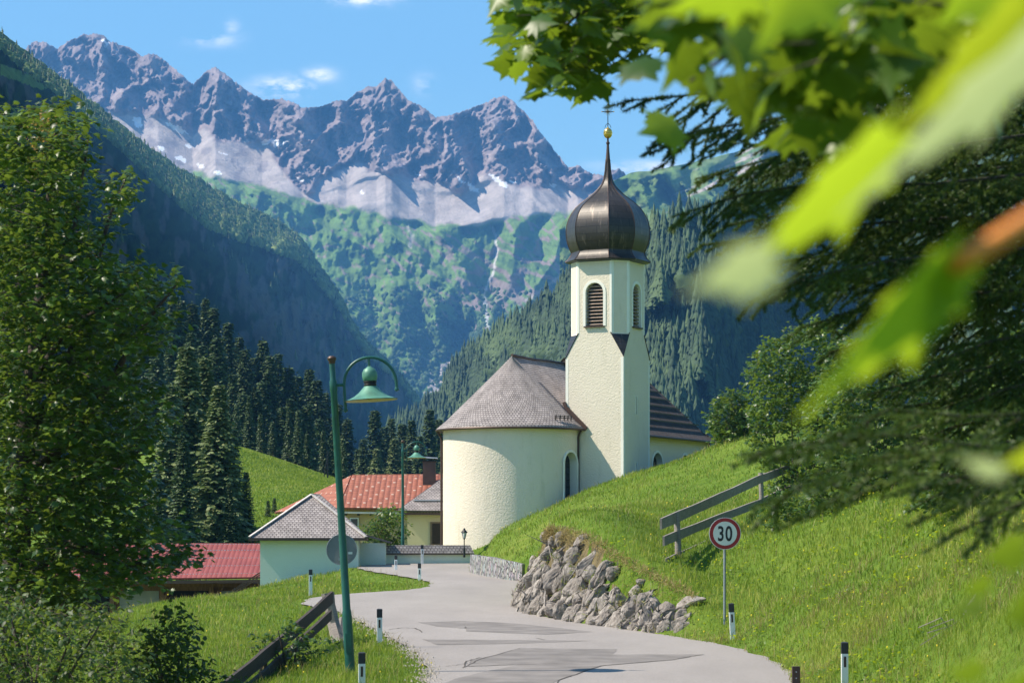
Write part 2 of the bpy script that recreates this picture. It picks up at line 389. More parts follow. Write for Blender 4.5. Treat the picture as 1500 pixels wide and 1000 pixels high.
def gridfaces(nx, ny):
    a = np.arange(nx * ny).reshape(ny, nx); return np.stack([a[:-1, :-1], a[:-1, 1:], a[1:, 1:], a[1:, :-1]], -1).reshape(-1, 4)
m, t, b, o = nodes('meadow_soil_and_turf')
n1 = noise(t, .12, 6, .6); n2 = noise(t, 1.6, 6, .65); n3 = noise(t, 9, 4, .6)
c = ramp(t, [(.3, (.06, .115, .012)), (.5, (.11, .175, .02)), (.7, (.19, .22, .035))], n1)
c = mixc(t, .55, c, ramp(t, [(.32, (.05, .10, .015)), (.55, (.12, .20, .03)), (.72, (.24, .24, .07))], n2))
c = mixc(t, ramp(t, [(.55, (0, 0, 0)), (.75, (.4, .4, .4))], n3), c, (.20, .22, .06))
t.links.new(c, b.inputs['Base Color']); b.inputs['Roughness'].default_value = 1; b.inputs['Specular IOR Level'].default_value = .05
bump(t, b, noise(t, 6, 6, .7), .8, .15); M['turf'] = m
ground = link('ground', mesh('ground', np.stack([GX, GY, GZ], -1).reshape(-1, 3), gridfaces(len(xs), len(ys))), M['turf'], smooth=True, kind='structure')
# valley floor beyond, to the mountains
vx = np.r_[np.linspace(-12000, -400, 12), np.linspace(-300, 300, 13), np.linspace(400, 12000, 12)]; vy = np.r_[np.linspace(-6000, -200, 5), np.linspace(-31, 1500, 20), np.linspace(1700, 14000, 14)]
VX, VY = np.meshgrid(vx, vy); VZ = -16 + 0 * VX + np.clip(VY - 1500, 0, 1e9) * .003
VZ = np.where((np.abs(VX) < 320) & (VY < 500), -22, VZ)
link('valley_floor', mesh('valley_floor', np.stack([VX, VY, VZ], -1).reshape(-1, 3), gridfaces(len(vx), len(vy))), M['turf'], kind='structure')

# ---------------------------------------------------------------- road
m, t, b, o = nodes('pale_worn_asphalt')
n1 = noise(t, .5, 6, .6, sc=(1, .35, 1)); n2 = noise(t, 60, 3, .7); n3 = noise(t, 3, 8, .7, sc=(1, .3, 1))
c = ramp(t, [(.3, (.235, .212, .195)), (.7, (.34, .308, .283))], n1); c = mixc(t, .5, c, ramp(t, [(.35, (.12, .108, .10)), (.7, (.46, .42, .385))], n2)); c = mixc(t, ramp(t, [(.55, (0, 0, 0)), (.8, (.5, .5, .5))], n3), c, (.22, .2, .18))
t.links.new(c, b.inputs['Base Color']); b.inputs['Roughness'].default_value = .92; b.inputs['Specular IOR Level'].default_value = .25
bump(t, b, noise(t, 90, 4, .7), .5, .006); M['asphalt'] = m
def sheet(name, pts, lift, mat, **pr):
    return link(name, mesh(name, [(x, y, roadz(y) + lift) for x, y in pts], [tuple(range(len(pts)))]), mat, **pr)
# densify the outline with a ragged edge
edge = []
for i in range(len(RW)):
    a = Vector(RW[i]); c2 = Vector(RW[(i + 1) % len(RW)]); L = (c2 - a).length; k = max(1, int(L / .5))
    for j in range(k):
        p = a.lerp(c2, j / k); nrm = Vector((-(c2 - a).y, (c2 - a).x)).normalized(); p += nrm * (.05 * math.sin(p.y * 3.1 + p.x * 2) + random.uniform(-.04, .04)); edge.append((p.x, p.y))
sheet('road', edge, 0, M['asphalt'], kind='structure')
M['asphalt_dark'] = mat_simple('dark_asphalt_repair', (.19, .172, .158), .95, 0, .25, 1.5, .4, .005, 90, .25)
M['tar'] = mat_simple('tar_and_shadow_mark', (.09, .08, .072), .98, 0, .3, 5, 0, spec=.05)
def pix(pts): return [tuple(PR(*p).xy) for p in pts]
rp = thing('road_repair_patches', 'darker grey asphalt repair patches and tar seams, with one small painted shadow mark, across the pale road surface', 'road patch')
for pp in [[(682, 909), (760, 913), (868, 925), (800, 929), (682, 924)], [(612, 911), (682, 909), (682, 920), (640, 917)], [(620, 936), (760, 937), (870, 938), (760, 942), (640, 944)],
           [(762, 949), (905, 950), (898, 958), (1030, 958), (985, 966), (880, 975), (818, 996), (800, 1004), (640, 1004), (670, 992), (760, 973), (682, 976), (690, 967)]]:
    # rounded, slightly ragged outline
    w2 = pix(pp); out = []
    for i in range(len(w2)):
        a = Vector(w2[i]); c2 = Vector(w2[(i + 1) % len(w2)])
        for j in range(6): q = a.lerp(c2, j / 6); out.append((q.x + random.uniform(-.03, .03), q.y + random.uniform(-.05, .05)))
    sheet('repair_patch', out, .004, M['asphalt_dark'], parent=rp)
def seam(pts, wd):
    w2 = pix(pts); L_, R_ = [], []
    dense = []
    for i in range(len(w2) - 1):
        for j in range(5): dense.append(Vector(w2[i]).lerp(Vector(w2[i + 1]), j / 5) + Vector((random.uniform(-.02, .02), random.uniform(-.05, .05))))
    dense.append(Vector(w2[-1])); vs = []; fs = []
    for i, p in enumerate(dense):
        d = (dense[min(i + 1, len(dense) - 1)] - dense[max(i - 1, 0)]); nn = Vector((-d.y, d.x)).normalized() * wd * .7 * (.5 + .5 * math.sin(math.pi * i / (len(dense) - 1)))
        # widen along the line of travel, as seams do
        for sg in (-1, 1): q = p + nn * sg; vs.append((q.x, q.y, roadz(q.y) + .008))
    fs = [(2 * i, 2 * i + 1, 2 * i + 3, 2 * i + 2) for i in range(len(dense) - 1)]
    link('tar_and_shadow_mark', mesh('tar_and_shadow_mark', vs, fs), M['tar'], parent=rp)
for s_, wd in [([(682, 977), (700, 966), (762, 949)], .018), ([(682, 976), (760, 973), (900, 969)], .02), ([(1030, 958), (985, 966), (880, 975), (818, 996), (814, 1002)], .02),
               ([(568, 922), (590, 919), (610, 920), (618, 926)], .03), ([(678, 978), (684, 968), (705, 962)], .02), ([(630, 978), (668, 974), (690, 970)], .012), ([(785, 934), (798, 937)], .02)]: seam(s_, wd)  # the last short mark paints the round sign's cast shadow on the asphalt
# crumbly gravel shoulder patches along the left edge
def scatter_pebbles(name, pts, n, label):
    vs, fs = [], []
    for i in range(n):
        a = random.choice(range(len(pts) - 1)); t_ = random.random(); p = PR(*(pts[a][k] * (1 - t_) + pts[a + 1][k] * t_ for k in (0, 1)))
        x, y = p.x + random.gauss(0, .12), p.y + random.gauss(0, .5); r = random.uniform(.008, .028); z = roadz(y) + .01
        b0 = len(vs); tt = random.random() * 6
        for k in range(5): vs.append((x + r * math.cos(tt + k * 1.257) * random.uniform(.7, 1.2), y + r * math.sin(tt + k * 1.257), z - .01))
        vs.append((x, y, z + r * .8)); fs += [(b0 + k, b0 + (k + 1) % 5, b0 + 5) for k in range(5)]
    o = link(name, mesh(name, vs, fs), M['gravel']); o['kind'] = 'stuff'; o['label'] = label; o['category'] = 'gravel'
M['gravel'] = mat_simple('pale_gravel', (.34, .30, .25), .95, 0, .4, 4)
scatter_pebbles('gravel', [(624, 1000), (627, 983), (612, 962), (590, 944), (556, 927), (520, 908), (497, 896)], 900, 'loose pale gravel along the crumbling left edge of the road')
# ---------------------------------------------------------------- church
ch = thing('church', 'cream plastered village church with shingled roof and a black onion dome on its tower', 'church', (0, 117, 0), -math.asin(.454))
ch['kind'] = 'thing'
PI = math.pi
def arch(w, h, seg=12):
    """outline of a round-headed opening, width w, full height h, in (x, z) from the sill centre"""
    r = w / 2; return [(-r, 0), (r, 0)] + [(r * math.cos(PI * i / seg), h - r + r * math.sin(PI * i / seg)) for i in range(seg + 1)]
RC = 3.15
# apse + chancel shell
mb = MB(); seg = 40
out = [(RC, .85)] + [(RC * math.cos(a), -RC * math.sin(a)) for a in np.linspace(0, PI, seg + 1)] + [(-RC, 5.45)]
tops = 8.86
for i in range(len(out) - 1):
    (x0, y0), (x1, y1) = out[i], out[i + 1]; mb.quad((x0, y0, 1.5), (x1, y1, 1.5), (x1, y1, tops), (x0, y0, tops))
inn = [(x * .8, y * .8) for x, y in out]
allv = [(x, y, z) for z in (1.5, tops) for x, y in out] + [(x, y, z) for z in (1.5, tops) for x, y in inn]
n = len(out); fs = []
for i in range(n - 1): fs += [(i, i + 1, n + i + 1, n + i), (2 * n + i, 3 * n + i, 3 * n + i + 1, 2 * n + i + 1), (n + i, n + i + 1, 3 * n + i + 1, 3 * n + i), (i, 2 * n + i, 2 * n + i + 1, i + 1)]
fs += [(0, n, 3 * n, 2 * n), (n - 1, 3 * n - 1, 4 * n - 1, 2 * n - 1)]
mb = MB().add(allv, fs); wall = mb.build('wall', M['plaster'], ch, autosmooth=20)
# niche window on the apse flank
ang = R(57 - 27); nd = Vector((math.cos(ang - PI / 2 + 0), math.sin(ang - PI / 2 + 0), 0))
# outward normal at world bearing 56 deg right of the camera axis -> local
def loc_dir(world_deg):   # angle from -Y (towards camera), positive to the right, in world; returns local unit vector
    a = R(world_deg); wv = Vector((math.sin(a), -math.cos(a), 0)); return Matrix.Rotation(math.asin(.454), 3, 'Z') @ wv
def opening(nd, c, wd, ht, depth, extra=.6):
    tx = Vector((-nd.y, nd.x, 0)); return MB().prism([c + tx * x + Vector((0, 0, z)) + nd * extra for x, z in arch(wd, ht)], -nd * (depth + extra))
nd = loc_dir(57); cwin = nd * RC; cwin.z = 5.45; tx = Vector((-nd.y, nd.x, 0))
cut(wall, opening(nd, cwin, 1.05, 2.15, .42).build('cutter', M['white'], ch))
def liner(nd, c, wd, ht, depth, th=.03, proud=.02, splay=1.0):
    """thin lining of a niche, with a flat band round it"""
    tx = Vector((-nd.y, nd.x, 0)); A = arch(wd - .02, ht - .01); mb = MB(); n = len(A)
    B = [(x * splay, z) for x, z in A]
    ringA = [c + tx * x + Vector((0, 0, z)) + nd * proud for x, z in A]; ringB = [c + tx * x + Vector((0, 0, z)) - nd * depth for x, z in B]
    for i in range(n): mb.add([ringA[i], ringA[(i + 1) % n], ringB[(i + 1) % n], ringB[i]], [(0, 1, 2, 3)])
    return mb
def band(nd, c, wd, ht, b, proud, back=.03):
    tx = Vector((-nd.y, nd.x, 0)); A = arch(wd, ht)[1:] + [arch(wd, ht)[0]]; B = arch(wd + 2 * b, ht + b)[1:] + [arch(wd + 2 * b, ht + b)[0]]
    mb = MB(); n = len(A)
    f = lambda q, d: c + tx * q[0] + Vector((0, 0, q[1])) + nd * d
    for i in range(n - 1):
        mb.add([f(A[i], proud), f(A[i + 1], proud), f(B[i + 1], proud), f(B[i], proud), f(A[i], -back), f(A[i + 1], -back), f(B[i + 1], -back), f(B[i], -back)],
               [(0, 1, 2, 3), (3, 2, 6, 7), (0, 4, 5, 1), (4, 7, 6, 5)])
    return mb
def window(nd, c, wd, ht, depth, bandw, parent, gl=M['glass'], mullion=True):
    wn = liner(nd, c, wd, ht, depth).build('window', M['white'], parent, autosmooth=30)
    if bandw: band(nd, c, wd, ht, bandw, .03).build('window_surround', M['white'], wn)
    tx = Vector((-nd.y, nd.x, 0))
    MB().add([c + tx * x + Vector((0, 0, z)) - nd * (depth - .04) for x, z in arch(wd - .03, ht - .02)], [tuple(range(len(arch(1, 2))))]).build('pane', gl, wn)
    if mullion:
        mb = MB(); q = c - nd * (depth - .06)
        for z in np.arange(.3, ht - .3, .3): mb.beam(q - tx * (wd / 2 - .04) + Vector((0, 0, z)), q + tx * (wd / 2 - .04) + Vector((0, 0, z)), .02, .02)
        for x in (-wd / 6, wd / 6): mb.beam(q + tx * x + Vector((0, 0, .02)), q + tx * x + Vector((0, 0, ht - .15)), .02, .02)
        mb.build('lattice', M['iron'], wn)
    return wn
window(nd, cwin, 1.05, 2.15, .40, .10, ch)
# apse / chancel roof
mb = MB(); prof = [(3.50, 8.66), (3.35, 8.80), (3.05, 9.04), (2.4, 9.68), (1.6, 10.46), (.8, 11.25), (0.0, 12.06)]; sgs = 44
acc = [0]
for i in range(1, len(prof)): acc.append(acc[-1] + math.dist(prof[i], prof[i - 1]))
cols = [(0, 5.6)] + [(a, None) for a in np.linspace(PI, 0, sgs)] + [(1, .474)]
V_, U_, Fs = [], [], []
angs = np.linspace(0, PI, sgs)   # local angle from +x through -y to -x
K = sgs + 2
for j, (r, z) in enumerate(prof):
    V_.append((r, .50, z)); U_.append((-.5, acc[j]))
    for a in angs: V_.append((r * math.cos(a), -r * math.sin(a), z)); U_.append((a * 3.3, acc[j]))
    V_.append((-r, 5.7, z)); U_.append((PI * 3.3 + 5.7, acc[j]))
for j in range(len(prof) - 1):
    for i in range(K - 1): Fs.append((j * K + i, j * K + i + 1, (j + 1) * K + i + 1, (j + 1) * K + i))
cr = MB().add(V_, Fs, U_).build('roof', M['shingle'], ch, autosmooth=50); cr['label'] = 'grey brown shingled cone roof over the rounded apse'
sm = cr.modifiers.new('t', 'SOLIDIFY'); sm.thickness = .07; sm.offset = -1
# right half of the chancel ridge behind the apex (seen left of the tower)
mb = MB()
for sgn in (1, -1):
    mb.quad((0, 0, 12.06), (0, 5.7, 12.00), (sgn * 2.6, 5.7, 9.45), (sgn * 2.6, 0, 9.45))
mb.build('roof', M['shingle'], ch)
MB().tube([(0, 0, 12.09), (.01, 2, 12.03), (-.02, 3.8, 12.07), (0, 5.6, 12.06)], .07, 6).build('ridge_cap', M['flash'], cr)
# eaves: dark soffit board and gutter following the curve
path = [(3.46 * math.cos(a), -3.46 * math.sin(a), 8.63) for a in angs]; path = [(3.46, .46, 8.63)] + path + [(-3.46, 5.6, 8.63)]
MB().tube(path, .055, 6).build('gutter', M['flash'], ch, autosmooth=40)
mb = MB()
for i in range(len(path) - 1):
    a, b_ = Vector(path[i]), Vector(path[i + 1]); a2, b2 = a * .9, b_ * .9; a2.z = b2.z = 8.70; a.z = b_.z = 8.68; mb.add([a, b_, b2, a2], [(0, 1, 2, 3)])
mb.build('soffit', M['white'], ch)
# flashing where the roof runs into the tower
MB().beam((2.56, .40, 9.62), (3.56, .40, 8.66), .12, .2).beam((2.56, .40, 9.62), (2.45, .40, 9.9), .1, .14).build('flashing', M['flash'], ch)
# snow guard on the roof
mb = MB()
for k, (r, z) in enumerate(((3.12, 9.12), (3.12, 9.2))):
    mb.tube([((r) * math.cos(a), -(r) * math.sin(a), z) for a in np.linspace(R(4), R(24), 6)], .022, 5)
for a in np.linspace(R(4), R(24), 5): mb.beam((3.10 * math.cos(a), -3.10 * math.sin(a), 8.98), (3.12 * math.cos(a), -3.12 * math.sin(a), 9.24), .03, .05)
mb.build('snow_guard', M['iron'], ch)
# nave
NX, N0, N1 = 3.62, 5.5, 14.5
nv = MB().box((0, (N0 + N1) / 2, 5.1), (2 * NX, N1 - N0, 7.0)).build('wall', M['plaster'], ch)
ndn = Vector((1, 0, 0)); cn = Vector((NX, 7.55, 5.55)); txn = Vector((0, 1, 0))
nave_win = []
for yy in (8.25, 11.6):
    cn = Vector((NX, yy, 5.9)); cut(nv, opening(ndn, cn, 1.15, 1.95, .35).build('cutter', M['white'], ch)); window(ndn, cn, 1.15, 1.95, .33, .12, ch)
mb = MB(); e, rz_, hz0 = 3.98, 12.35, 8.62; y0, y1, yr = N0 - .05, N1 + .35, N1 - 1.1
fl = [(e, hz0), (e - .5, hz0 + .32), (0, rz_)]
def rp_(x, y, z): return (x, y, z)
for sgn in (1, -1):
    mb.quad((sgn * e, y0, hz0), (sgn * e, y1, hz0), (sgn * (e - .5), y1 - .42, hz0 + .32), (sgn * (e - .5), y0, hz0 + .32))
    mb.quad((sgn * (e - .5), y0, hz0 + .32), (sgn * (e - .5), y1 - .42, hz0 + .32), (0, yr, rz_), (0, y0, rz_))
mb.quad((-e, y1, hz0), (e, y1, hz0), (e - .5, y1 - .42, hz0 + .32), (-e + .5, y1 - .42, hz0 + .32))
mb.quad((-e + .5, y1 - .42, hz0 + .32), (e - .5, y1 - .42, hz0 + .32), (0, yr, rz_), (0, yr, rz_ - .001))
mb.quad((-e, y0, hz0), (e, y0, hz0), (0, y0, rz_), (0, y0, rz_ - .001))
nr = mb.build('roof', M['shingle_dark'], ch); nr['label'] = 'dark shingled hipped nave roof behind the tower'
sm = nr.modifiers.new('t', 'SOLIDIFY'); sm.thickness = .1; sm.offset = -1
mb = MB()
for k in range(7):
    f = .12 + k * .12; x = e - .5 - (e - .5) * f; z = hz0 + .32 + (rz_ - hz0 - .32) * f
    mb.beam((x + .05, N0, z + .1), (x + .05, N1 - 1.0 * f + .2 - f * .8, z + .1), .05, .05)
mb.build('batten', M['iron'], nr)
MB().tube([(e + .03, y0, hz0 - .04), (e + .03, y1, hz0 - .04), (-e, y1, hz0 - .04)], .06, 6).tube([(NX + .12, y1 - .5, hz0 - .1), (NX + .12, y1 - .5, 5)], .05, 6).build('gutter', M['flash'], ch)
# tower
tx0, ty0, TS = 2.50, .474, 2.88; tcx, tcy = tx0 + TS / 2, ty0 + TS / 2; hS = TS / 2
zb, z1, z2, z3 = 2.0, 11.9, 12.98, 16.36
tw = thing_part = MB().box((tcx, tcy, (zb + z1) / 2), (TS, TS, z1 - zb))
cc = .585 * 1.0   # chamfer leg
def sq(h): return [(-h, -h), (h, -h), (h, h), (-h, h)]
def octa(h, c): return [(-h + c, -h), (h - c, -h), (h, -h + c), (h, h - c), (h - c, h), (-h + c, h), (-h, h - c), (-h, -h + c)]
O = octa(hS, cc)
# transition: square corner at z1 to chamfer at z2
vs = [(tcx + x, tcy + y, z1) for x, y in sq(hS)] + [(tcx + x, tcy + y, z2) for x, y in O] + [(tcx + x, tcy + y, z3) for x, y in O]
#    square idx 0..3, octagon z2 4..11, z3 12..19
fs = [(0, 1, 5, 4), (1, 2, 7, 6), (2, 3, 9, 8), (3, 0, 11, 10), (1, 6, 5), (2, 8, 7), (3, 10, 9), (0, 4, 11)] + [(4 + i, 4 + (i + 1) % 8, 12 + (i + 1) % 8, 12 + i) for i in range(8)] + [tuple(range(12, 20)), (3, 2, 1, 0)]
tw.add(vs, fs)
# one closed body instead of two
tw = MB()
vs = [(tcx + x, tcy + y, zb) for x, y in sq(hS)] + vs
fs = [(0, 1, 5, 4), (1, 2, 6, 5), (2, 3, 7, 6), (3, 0, 4, 7), (3, 2, 1, 0)] + [tuple(4 + i for i in f) for f in fs[:-1]]
tower = tw.add(vs, fs).build('tower', M['plaster'], ch)
faces4 = [(Vector((0, -1, 0)), Vector((tcx, tcy - hS, 0))), (Vector((1, 0, 0)), Vector((tcx + hS, tcy, 0))), (Vector((0, 1, 0)), Vector((tcx, tcy + hS, 0))), (Vector((-1, 0, 0)), Vector((tcx - hS, tcy, 0)))]
for nd_, c_ in faces4:
    c_ = c_.copy(); c_.z = 13.30
    cut(tower, opening(nd_, c_, .88, 1.96, .34, .4).build('cutter', M['white'], ch))
for zz, hh in ((9.75, .78), (6.85, .62)):
    cut(tower, MB().box((tcx + hS, tcy - .05, zz), (.4, .1, hh)).build('cutter', M['white'], ch))
for zz, hh in ((9.75, .78), (6.85, .62)):
    sl = MB().box((tcx + hS - .17, tcy - .05, zz), (.02, .1, hh)).build('window', M['dark'], tower)
    band_ = MB(); 
    for dy in (-.075, .075): band_.box((tcx + hS + .005, tcy - .05 + dy, zz), (.03, .05, hh + .08))
    band_.build('window_surround', M['white'], sl)
for nd_, c_ in faces4:
    c_ = c_.copy(); c_.z = 13.30; tx_ = Vector((-nd_.y, nd_.x, 0))
    lv = liner(nd_, c_, .88, 1.96, .32).build('louvre_window', M['white'], tower, autosmooth=30)
    band(nd_, c_, .88, 1.96, .13, .025).build('window_surround', M['white'], lv)
    MB().add([c_ + tx_ * x + Vector((0, 0, z)) - nd_ * .30 for x, z in arch(.86, 1.95)], [tuple(range(len(arch(1, 2))))]).build('opening', M['dark'], lv)
    mb = MB()
    for k in range(12):
        z = .10 + k * .155; hw = .42 if z < 1.5 else math.sqrt(max(.0, .43 ** 2 - (z - 1.52) ** 2))
        if hw < .08: continue
        q = c_ - nd_ * .14 + Vector((0, 0, z)); a = q - tx_ * hw; b_ = q + tx_ * hw
        up = (nd_ * .55 + Vector((0, 0, .85))).normalized(); mb.beam(a, b_, .15, .025, up=up)
    mb.build('louvre', M['louvre'], lv)
    MB().box(c_ + nd_ * .03 + Vector((0, 0, -.03)), (.98 if abs(nd_.y) > .5 else .16, .98 if abs(nd_.x) > .5 else .16, .06)).build('sill', M['flash'], lv)
# white painted corner strips
mb = MB()
for x, y in sq(hS):
    sx, sy = (1 if x > 0 else -1), (1 if y > 0 else -1)
    zt = 11.86
    mb.box((tcx + x - sx * .065, tcy + y + sy * .0, (zb + zt) / 2), (.13, .016, zt - zb)); mb.box((tcx + x, tcy + y - sy * .065, (zb + zt) / 2), (.016, .13, zt - zb))
for i in range(8):
    for j in (i, (i + 1) % 8):
        a = Vector((*O[i], 0)); b_ = Vector((*O[(i + 1) % 8], 0)); d = (b_ - a).normalized(); nn = Vector((d.y, -d.x, 0)); p = Vector((*O[j], 0)); inn_ = d if j == i else -d
        q = p + inn_ * .05; mb.beam(Vector((tcx + q.x, tcy + q.y, z2)) + nn * .001, Vector((tcx + q.x, tcy + q.y, z3 - .02)) + nn * .001, .016, .10, up=d)
    a = Vector((*O[i], 0)); b_ = Vector((*O[(i + 1) % 8], 0)); d = (b_ - a).normalized(); nn = Vector((d.y, -d.x, 0))
    mb.beam(Vector((tcx + a.x, tcy + a.y, z3 - .09)), Vector((tcx + b_.x, tcy + b_.y, z3 - .09)), .03, .16)
mb.build('corner_strip', M['white'], tower)
# sheet-metal broaches at the four corners
mb = MB()
for k, (x, y) in enumerate(sq(hS)):
    sx, sy = (1 if x > 0 else -1), (1 if y > 0 else -1)
    p0 = Vector((tcx + x + sx * .03, tcy + y + sy * .03, z1 - .02)); pa = Vector((tcx + x - sx * (cc + .05), tcy + y + sy * .03, z2 + .03)); pb = Vector((tcx + x + sx * .03, tcy + y - sy * (cc + .05), z2 + .03))
    off = Vector((-sx * .05, -sy * .05, -.02)); mid = (pa + pb) / 2 + Vector((-sx * .1, -sy * .1, .0))
    MB().prism([p0, pa, pb], off).build('broach', M['copper'], tower)
# onion dome
ring = [(x / hS, y / hS) for x, y in octa(hS, cc)]
A2 = octa(1, .52); ring = [(x, y) for x, y in A2]
dome = [(1.40, 16.20), (1.74, 16.27), (1.76, 16.32), (1.64, 16.44), (1.53, 16.62), (1.50, 16.74), (1.57, 16.9), (1.66, 17.15), (1.71, 17.45), (1.72, 17.75), (1.69, 18.02), (1.61, 18.3), (1.49, 18.56), (1.33, 18.8), (1.11, 19.02), (.87, 19.22), (.64, 19.42), (.43, 19.64), (.27, 19.86), (.17, 20.12), (.12, 20.5), (.09, 20.9)]
dm = MB().lathe([(r, z) for r, z in dome], c=(tcx, tcy, 0), ring=ring).build('onion_dome', M['copper'], ch, autosmooth=24)
mb = MB()
for (x, y) in ring: mb.tube([(tcx + x * r, tcy + y * r, z) for r, z in dome[2:]], .022, 5)
mb.build('standing_seam', M['flash'], dm)
for k in range(8):    # small fold line on one face
    pass
spz = [(.10, 20.85), (.125, 20.95), (.10, 21.05), (.07, 21.4), (.055, 21.7), (.085, 21.73), (.085, 21.79), (.045, 21.82), (.04, 22.05)]
MB().lathe(spz, 12, (tcx, tcy, 0)).build('spire', M['flash'], dm, autosmooth=40)
ball = [(.03, 22.12), (.10, 22.14), (.17, 22.22), (.205, 22.33), (.20, 22.345), (.215, 22.36), (.20, 22.375), (.205, 22.39), (.18, 22.49), (.11, 22.57), (.04, 22.6), (.03, 22.65)]
MB().lathe(ball, 20, (tcx, tcy, -.15)).build('finial_ball', M['gold'], ch, autosmooth=50)
mb = MB(); ca = Vector((tcx, tcy, 22.45)); wx = Matrix.Rotation(math.asin(.454), 3, 'Z') @ Vector((1, 0, 0))
mb.tube([ca, ca + Vector((0, 0, 1.08))], .02, 6).tube([ca + Vector((0, 0, .74)) - wx * .27, ca + Vector((0, 0, .74)) + wx * .27], .02, 6)
mb.tube([ca + wx * .14, ca + wx * .1 + Vector((0, 0, .12)), ca + Vector((0, 0, .22))], .012, 5).tube([ca - wx * .14, ca - wx * .1 + Vector((0, 0, .12)), ca + Vector((0, 0, .22))], .012, 5)
mb.build('cross', M['iron'], ch)
mb = MB(); c4 = ca + Vector((0, 0, .74))
for a in np.arange(0, 360, 22.5):
    d = wx * math.cos(R(a)) + Vector((0, 0, math.sin(R(a)))); L = .19 if a % 45 else .13
    if a % 90: mb.tube([c4 + d * .03, c4 + d * L], .009, 4)
for d in (wx * .27, -wx * .27, Vector((0, 0, .34))): mb.lathe([(.0, -.035), (.035, 0), (0, .035)], 6, c4 + d)
mb.build('cross_rays', M['gold'], ch)
# downpipes
MB().tube([(3.30, .40, 8.6), (3.24, .36, 8.45), (3.19, .36, 8.3), (3.19, .36, 4.0)], .05, 8).build('downpipe', M['flash'], ch, autosmooth=50)
dl = loc_dir(-88)
MB().tube([dl * 3.42 + Vector((0, 0, 8.6)), dl * 3.25 + Vector((0, 0, 8.35)), dl * 3.22 + Vector((0, 0, 8.2)), dl * 3.22 + Vector((0, 0, 2.9))], .055, 8).build('downpipe', M['flash'], ch, autosmooth=50)
# ---------------------------------------------------------------- mountains
def interp(pts, x):
    a = np.array(pts, float); return np.interp(x, a[:, 0], a[:, 1])
def build_slope(PX, PY, D):
    """grid of photo directions plus real distances -> points"""
    return np.stack([(PX - 750) / F * D, D, CZ + (HOR - PY) / F * D], -1)
def dist_from_slope(PY, tan, Y0):
    """rows run upward; integrate the distance so that each cell rises with the wanted steepness"""
    k = (HOR - PY) / F; D = np.empty_like(PY); D[0] = Y0
    for r in range(1, PY.shape[0]):
        dk = k[r] - k[r - 1]; D[r] = D[r - 1] + D[r - 1] * dk / np.maximum(tan[r] - k[r], .12)
    return D
def add_back(PTS, drop, run, rows=6):
    """the far side of the crest, falling away from the viewer"""
    top = PTS[-1]; ex = []
    for i in range(1, rows + 1):
        q = top.copy(); f = i / rows; s_ = 1 + run * f / top[:, 1]; q[:, 0] *= s_; q[:, 1] += run * f; q[:, 2] = top[:, 2] - (top[:, 2] - top[:, 2].min() + drop) * f ** 1.1
        ex.append(q)
    return np.concatenate([PTS, np.array(ex)], 0)
def mat_mountain(name, fine=.012, bd=6, rough=1.0, fs=.03):
    m, t, b, o = nodes(name); a = N(t, 'ShaderNodeAttribute', attribute_name='albedo')
    n1 = noise(t, fine, 8, .68); n2 = noise(t, fs, 8, .7, sc=(1, 1, .5))
    c = mixc(t, .75, a.outputs[0], ramp(t, [(.3, (.55, .55, .55)), (.7, (1.35, 1.35, 1.35))], n2), 'MULTIPLY')
    t.links.new(c, b.inputs['Base Color']); b.inputs['Roughness'].default_value = 1; b.inputs['Specular IOR Level'].default_value = 0
    b1 = bump(t, None, n1, .8, bd * 1.6); b2 = bump(t, None, n2, .9, bd * .6, b1); bump(t, b, noise(t, fs * 4.5, 6, .75), 1.0, bd * .35, b2); return m
def lerp3(c, k, d): return c * (1 - k[..., None]) + np.array(d) * k[..., None]
ROCK = (.265, .215, .215); SCREE = (.43, .375, .35); GRASS = (.15, .25, .065); SHRUB = (.022, .05, .018); SNOW = (.85, .87, .9)

# --- high range with cirque, seen head-on
sil = [(-60, 130), (20, 85), (38, 72), (48, 62), (62, 60), (72, 66), (84, 72), (100, 61), (118, 52), (140, 49), (152, 53), (163, 62), (178, 66), (195, 72), (208, 84), (218, 79), (232, 81), (250, 96), (268, 112), (283, 124), (300, 106), (315, 98), (330, 108), (345, 121), (362, 133), (384, 146), (410, 145), (430, 150), (445, 158), (462, 157), (478, 154),
       (495, 146), (508, 148), (522, 136), (536, 128), (552, 126), (564, 115), (574, 118), (586, 134), (600, 148), (620, 157), (637, 171), (660, 169), (686, 160), (705, 153), (722, 145), (738, 140), (752, 148), (768, 165), (780, 176), (790, 192), (806, 212), (822, 232), (832, 246), (846, 242), (862, 252), (884, 258), (898, 249), (908, 247), (920, 260), (960, 275), (1050, 300)]
foot = [(-60, 210), (100, 175), (160, 166), (200, 172), (240, 178), (275, 196), (300, 190), (330, 212), (362, 208), (384, 207), (400, 238), (430, 275), (450, 288), (470, 263), (505, 243), (520, 238), (560, 255), (600, 262), (640, 268), (660, 281), (686, 287), (705, 258), (730, 262), (750, 272), (790, 276), (830, 276), (870, 284), (960, 292), (1050, 310)]
grassl = [(-60, 260), (150, 240), (250, 245), (330, 262), (370, 268), (420, 284), (480, 300), (520, 304), (560, 318), (640, 328), (700, 331), (730, 322), (760, 315), (830, 312), (900, 300), (1050, 320)]
NXp, NYp = 660, 380
px = np.linspace(-60, 1050, NXp); vv = np.linspace(0, 1, NYp)
silx = interp(sil, px); jag = 2.4 * fbm(px * .11, px * 0 + 3, 4) + 2.0 * pnoise(px * .42, px * 0) + 1.2 * pnoise(px * .9, px * 0 + 2)
base = np.full_like(px, 690.)
PX = np.tile(px, (NYp, 1)); PY = base[None] + (silx - base)[None] * vv[:, None] + jag[None] * vv[:, None] ** 14
wx_ = 12 * fbm(PX * .02, PY * .02, 4)
